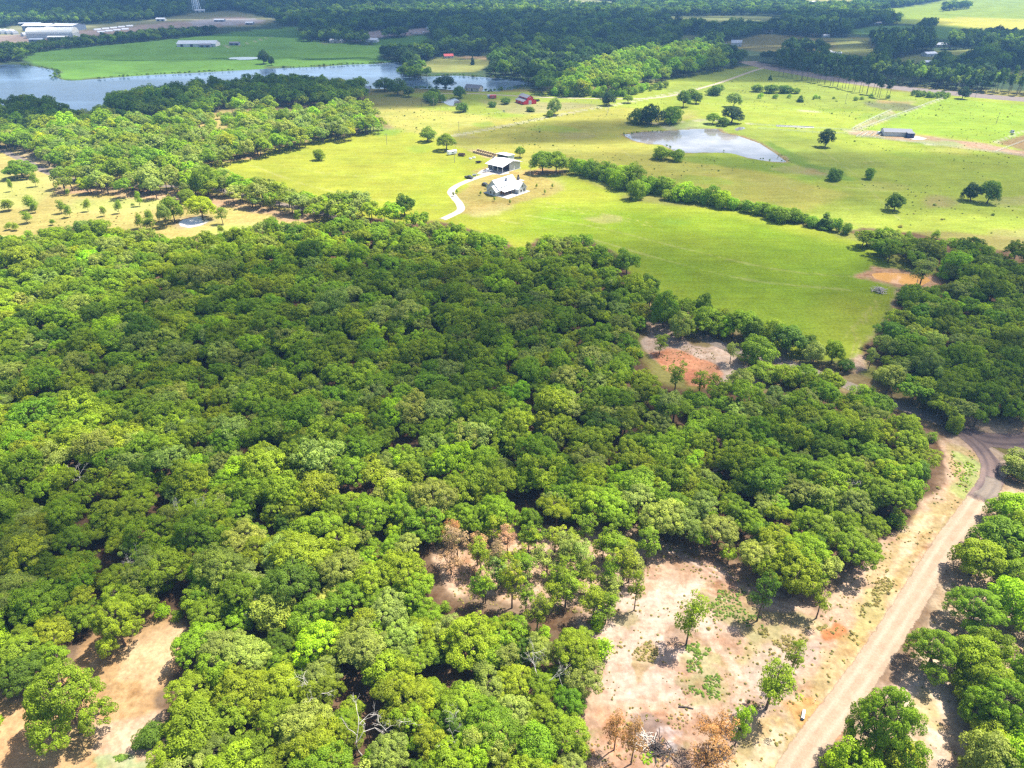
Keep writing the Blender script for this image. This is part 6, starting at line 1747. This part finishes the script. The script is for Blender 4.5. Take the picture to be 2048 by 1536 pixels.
for i, (x, y) in enumerate([(822, 67), (833, 66), (848, 65), (812, 68), (840, 69)]):
    vehicle(x, y, 10 + 7 * i, 'car', [M['black_paint'], M['silver_paint'], M['white_paint'], M['red_trailer'], M['silver_paint']][i], ["black car in the far car park by the town", "silver car in the far car park, back row", "white car at the right end of the far car park", "red car at the left end of the far car park", "silver car in the far car park, front row"][i])
def trailer(px, py, rz, L, W, hh, paint, label, name="trailer", flat=False):
    o = place(name, px, py, math.radians(rz), label, "trailer")
    MB().box(-L / 2, L / 2, -W / 2, W / 2, 0.55, 0.75 if flat else 0.55 + hh).build("body", paint, o)
    if flat:
        for s in (-1, 1): MB().box(-L / 2, L / 2, s * W / 2 - 0.05, s * W / 2 + 0.05, 0.75, 0.75 + hh).build("side_rail", paint, o)
    else:
        MB().prism([(-W / 2, 0.55 + hh), (W / 2, 0.55 + hh), (W / 2 - 0.3, 0.75 + hh), (-W / 2 + 0.3, 0.75 + hh)], -L / 2, L / 2, 'x').build("roof", paint, o)
        win(o, (0, -W / 2, 1.4), 1.2, 0.6, '-y')
    MB().tube([(L / 2, 0.5, 0.6), (L / 2 + 1.3, 0, 0.5), (L / 2, -0.5, 0.6)], [0.07] * 3, 5).build("drawbar", M['dark'], o)
    wheels(o, (-0.45, 0.45), W + 0.1, 0.36)
    return o
trailer(904, 309, 35, 6.5, 2.5, 2.0, M['white_paint'], "white camper trailer on the lawn left of the hay bales")
trailer(923, 312, -20, 4.6, 2.2, 1.0, M['brown_wood'], "dark open trailer right of the white camper", flat=True)
trailer(957, 326, 20, 3.6, 1.8, 0.4, M['dark'], "low black flatbed trailer on the lawn above the black pickup", flat=True)
trailer(949, 352, 10, 2.6, 1.4, 0.4, M['steel'], "small grey utility trailer behind the black pickup", flat=True)
trailer(986, 197, 10, 6, 2.6, 2.4, M['red_trailer'], "red stock trailer on the lane left of the red barn")
trailer(978, 196, 10, 3, 2.2, 2.0, M['silver_paint'], "grey box trailer left of the red stock trailer")
trailer(1074, 203, 15, 4.5, 2.0, 1.0, M['dark'], "dark trailer parked right of the red barn", flat=True)
# tractor beside the open shed
tr = place("tractor", 989, 320, math.radians(20), "dark tractor parked at the open shed's left end", "tractor")
MB().prism([(-0.4, 0.7), (1.9, 0.7), (1.9, 1.3), (0.2, 1.5), (-0.4, 1.4)], -0.45, 0.45, 'y').build("body", M['navy_paint'], tr)
MB().box(-1.2, 0.1, -0.6, 0.6, 1.3, 2.4).build("cab", M['glass'], tr)
for s in (-1, 1):
    MB().cyl((-0.8, s * 0.75 - 0.2, 0.75), 0.75, 0.4, 16, 'y').build("rear_wheel", M['tyre'], tr)
    MB().cyl((1.4, s * 0.65 - 0.12, 0.42), 0.42, 0.24, 14, 'y').build("front_wheel", M['tyre'], tr)
# round hay bales in a row
bale = MB().cyl((0, -0.75, 0.72), 0.75, 1.5, 16, 'y').mesh("hay_bale", M['hay'])
for i in range(10):
    f = i / 9
    X, Y = gp(948 + 34 * f, 305.5 + 8.5 * f)
    o = link_mesh("hay_bale", bale, None, (X, Y, 0), (0, 0, math.radians(18 + random.uniform(-5, 5))))
    tag(o, "round hay bale, %s from the left in the row by the fence" % ["first", "second", "third", "fourth", "fifth", "sixth", "seventh", "eighth", "ninth", "tenth"][i], "hay bale", "round bales in a row by the fence")
for i in range(8):
    f = i / 7
    X, Y = gp(956 + 34 * f, 302 + 9 * f)
    o = link_mesh("hay_bale", bale, None, (X, Y, 0), (0, 0, math.radians(18 + random.uniform(-5, 5))))
    tag(o, "round hay bale, %s from the left in the back row" % ["first", "second", "third", "fourth", "fifth", "sixth", "seventh", "eighth"][i], "hay bale", "round bales in the back row")
for i, (x, y) in enumerate([(941, 318), (948, 316)]):
    o = place("water_tub", x, y, 0, ["round pale water tub on the lawn, nearer one", "round pale water tub on the lawn, farther one"][i], "tub")
    MB().cyl((0, 0, 0), 1.0, 0.6, 18).build("shell", M['white_paint'], o)
    MB().cyl((0, 0, 0.6), 0.9, 0.02, 18).build("water", M['pond'], o)
    MB().tube([(1.02 * math.cos(t), 1.02 * math.sin(t), 0.6) for t in np.linspace(0, 6.283, 20)], [0.06] * 20, 5).build("rim", M['trim'], o)
fp = place("outdoor_fireplace", 1040, 361, U_ANG, "dark outdoor fireplace on a pale patio behind the house", "fireplace")
MB().box(-2, 2, -2, 2, 0, 0.12).build("patio", M['concrete'], fp)
MB().box(-0.9, 0.9, 1.0, 1.8, 0.12, 1.8).build("hearth", M['grey_roof'], fp)
MB().box(-0.4, 0.4, 1.1, 1.7, 1.8, 3.2).build("flue", M['dark'], fp)
MB().box(-0.5, 0.5, 0.96, 1.0, 0.3, 1.1).build("opening", M['dark'], fp)

# ------------------------------------------------------------------ fences, posts, poles
post_mesh = MB().tube([(0, 0, -0.1), (0, 0, 1.35)], [0.09, 0.08], 6).mesh("post", M['post_wood'])
pipe_mesh = MB().tube([(0, 0, -0.1), (0, 0, 1.4)], [0.07, 0.07], 6).mesh("post", M['pipe_white'])
def fence(px, label, pipe=False, step=7.0, name=None, rails=(0.5, 0.95, 1.3)):
    P = gpa(px)
    o = empty(name or ("pipe_fence" if pipe else "wire_fence"), (P[0][0], P[0][1], 0))
    tag(o, label, "fence", "white pipe fences" if pipe else "wire fences")
    pts = []
    for a, b_ in zip(P[:-1], P[1:]):
        n = max(1, int(np.linalg.norm(b_ - a) / step))
        for i in range(n): pts.append(a + (b_ - a) * i / n)
    pts.append(P[-1])
    for q in pts:
        link_mesh("post", pipe_mesh if pipe else post_mesh, o, (q[0] - P[0][0], q[1] - P[0][1], 0), (random.uniform(-0.03, 0.03), random.uniform(-0.03, 0.03), 0))
    for z in rails:
        MB().tube([(q[0] - P[0][0], q[1] - P[0][1], z) for q in P], [0.055 if pipe else 0.012] * len(P), 5).build("rail" if pipe else "wire", M['pipe_white'] if pipe else M['steel'], o)
    return o
fence([(885, 276), (960, 262), (1060, 242), (1160, 222), (1240, 208), (1330, 190)], "wire fence along the pale path above the hayfield")
fence([(895, 292), (945, 300), (1010, 312), (1080, 330), (1140, 345)], "dark wire fence behind the hay bales and sheds")
fence([(1380, 208), (1500, 213), (1600, 221), (1700, 230), (1800, 238)], "fence across the pasture above the big pond oak")
fence([(1712, 262), (1800, 228), (1893, 194)], "white pipe fence running up to the highway hedge", True, 5)
fence([(1705, 258), (1740, 240), (1782, 221)], "white pipe fence on the left side of the paddock lane", True, 5)
fence([(1500, 250), (1560, 254), (1640, 258), (1712, 262)], "pipe fence above the feed bunk", True, 5)
fence([(1515, 258), (1580, 263), (1640, 267), (1690, 268)], "pipe fence below the feed bunk", True, 5)
fence([(1690, 268), (1760, 278), (1850, 289), (1985, 305), (2060, 314)], "pipe fence along the dirt yard's lower edge", True, 5)
fence([(1990, 305), (2048, 283), (2100, 262)], "pipe fence crossing the tan paddock at the right edge", True, 5)
for i in range(5):
    fence([(1712 + i * 11, 275 - i * 0.2), (1725 + i * 11, 266)], "corral partition, %s from the left in the stable yard" % ["first", "second", "third", "fourth", "fifth"][i], True, 4, "corral_panel")
fence([(1712, 275), (1766, 277)], "lower corral rail of the stable yard", True, 4, "corral_panel")
fence([(1725, 266), (1778, 266)], "upper corral rail of the stable yard", True, 4, "corral_panel")
fence([(880, 216), (960, 232), (1010, 225)], "wire fence below the barn pond")
fence([(1070, 200), (1150, 202), (1200, 207)], "wire fence from the red barn to the dark oak")
def pole(px, py, hh, label):
    o = place("utility_pole", px, py, 0.4, label, "pole", "utility poles")
    MB().tube([(0, 0, -0.2), (0, 0, hh)], [0.16, 0.11], 8).build("shaft", M['post_wood'], o)
    MB().box(-1.1, 1.1, -0.06, 0.06, hh - 0.9, hh - 0.75).build("crossarm", M['post_wood'], o)
    for x in (-0.95, 0.95): MB().cyl((x, 0, hh - 0.75), 0.06, 0.2, 8).build("insulator", M['white_paint'], o)
for a in [(909, 325, 9, "pole on the lawn beside the white camper"), (1060, 360, 9, "pole in the yard right of the farmhouse"), (918, 264, 8, "pole in the yellow field above the round tree"), (774, 290, 8, "pole in the hayfield left of the olive oak"),
          (868, 218, 9, "pole beside the thicket of the barn pond"), (1992, 248, 9, "pole in the green field right of the stable"), (1690, 208, 9, "pole in the upper pasture below the pines"), (1667, 158, 20, "tall pole at the highway edge"),
          (1912, 190, 14, "left street pole beside the highway"), (1950, 196, 14, "right street pole beside the highway")]:
    pole(*a)
mk = place("road_marker", 1873, 832, 0.3, "small white marker post at the road curve before the junction", "marker post")
MB().box(-0.06, 0.06, -0.03, 0.03, 0, 1.2).build("post", M['white_paint'], mk)
MB().box(-0.1, 0.1, -0.05, -0.03, 0.85, 1.15).build("reflector", M['red_trailer'], mk)

# ------------------------------------------------------------------ debris
cv = place("culvert_pipe", 1606, 1431, math.radians(62), "short white culvert pipe lying on the orange soil patch", "pipe")
cv.location.z = 0.27
n = 20; m = MB()
for x, r_ in ((-0.95, 0.26), (0.95, 0.26), (0.95, 0.22), (-0.95, 0.22)):
    for k in range(n): m.v.append((x, r_ * math.cos(2 * math.pi * k / n), r_ * math.sin(2 * math.pi * k / n)))
for i in range(4):
    for k in range(n): m.f.append((i * n + k, i * n + (k + 1) % n, ((i + 1) % 4) * n + (k + 1) % n, ((i + 1) % 4) * n + k))
m.build("tube", M['white_paint'], cv, smooth_shade=False)
MB().tube([(-0.97, 0.27 * math.cos(t), 0.27 * math.sin(t)) for t in np.linspace(0, 6.283, 20)], [0.045] * 20, 5).build("rim", M['dark'], cv)
mk2 = place("survey_stake", 1629, 1405, 0.2, "short white survey stake above the culvert pipe", "stake")
MB().box(-0.05, 0.05, -0.02, 0.02, 0, 0.9).build("stake", M['white_paint'], mk2)
MB().box(-0.06, 0.06, -0.03, -0.02, 0.6, 0.85).build("ribbon", M['red_trailer'], mk2)
def pile(px, py, n, R, Hh, mat, name, label, r0=0.09, seed=1):
    """heap of branches: each one a part"""
    r = np.random.default_rng(seed)
    o = place(name, px, py, 0, label, "brush pile")
    for i in range(n):
        a, q = r.uniform(0, 6.28), R * r.uniform(0, 0.75)
        z = Hh * (1 - q / R) * r.uniform(0.1, 1.0)
        d = Vector((r.normal(), r.normal(), r.normal() * 0.3)).normalized() * r.uniform(0.8, 2.0)
        c = Vector((q * math.cos(a), q * math.sin(a), z + 0.15))
        k = Vector(r.normal(0, 0.12, 3))
        p0, p1, p2 = c - d, c + k, c + d
        for p in (p0, p1, p2): p.z = max(p.z, 0.08)
        MB().tube([p0, p1, p2], [r0 * r.uniform(0.7, 1.4), r0, r0 * 0.5], 5).build("branch", mat, o)
    return o
pile(1757, 583, 70, 3.4, 1.9, M['dead'], "brush_pile", "grey heap of cut branches on the hayfield near the muddy pond", seed=4)
pile(1318, 1500, 40, 3.0, 0.5, M['char'], "burn_pile", "charred branches scattered around white ash in the lower clearing", 0.07, 5)
pile(1290, 1478, 26, 2.2, 0.6, M['dead'], "slash_pile", "pale cut branches left of the white ash", 0.06, 6)
for i, (x, y, a, L, lab) in enumerate([(1372, 1416, -8, 2.6, "charred log lying across the sand above the burn pile"), (1312, 1510, 80, 2.8, "dark upright-looking log below the white ash"), (1278, 1492, -30, 3.4, "long pale log left of the white ash")]):
    o = place("fallen_log", x, y, math.radians(a), lab, "log")
    MB().tube([(-L / 2, 0, 0.14), (0, 0.08, 0.18), (L / 2, -0.05, 0.12)], [0.14, 0.13, 0.09], 8).build("stem", M['char'] if i < 2 else M['dead'], o)
    MB().tube([(0.1, 0.05, 0.18), (0.7, 0.5, 0.45)], [0.06, 0.03], 6).build("limb", M['char'] if i < 2 else M['dead'], o)
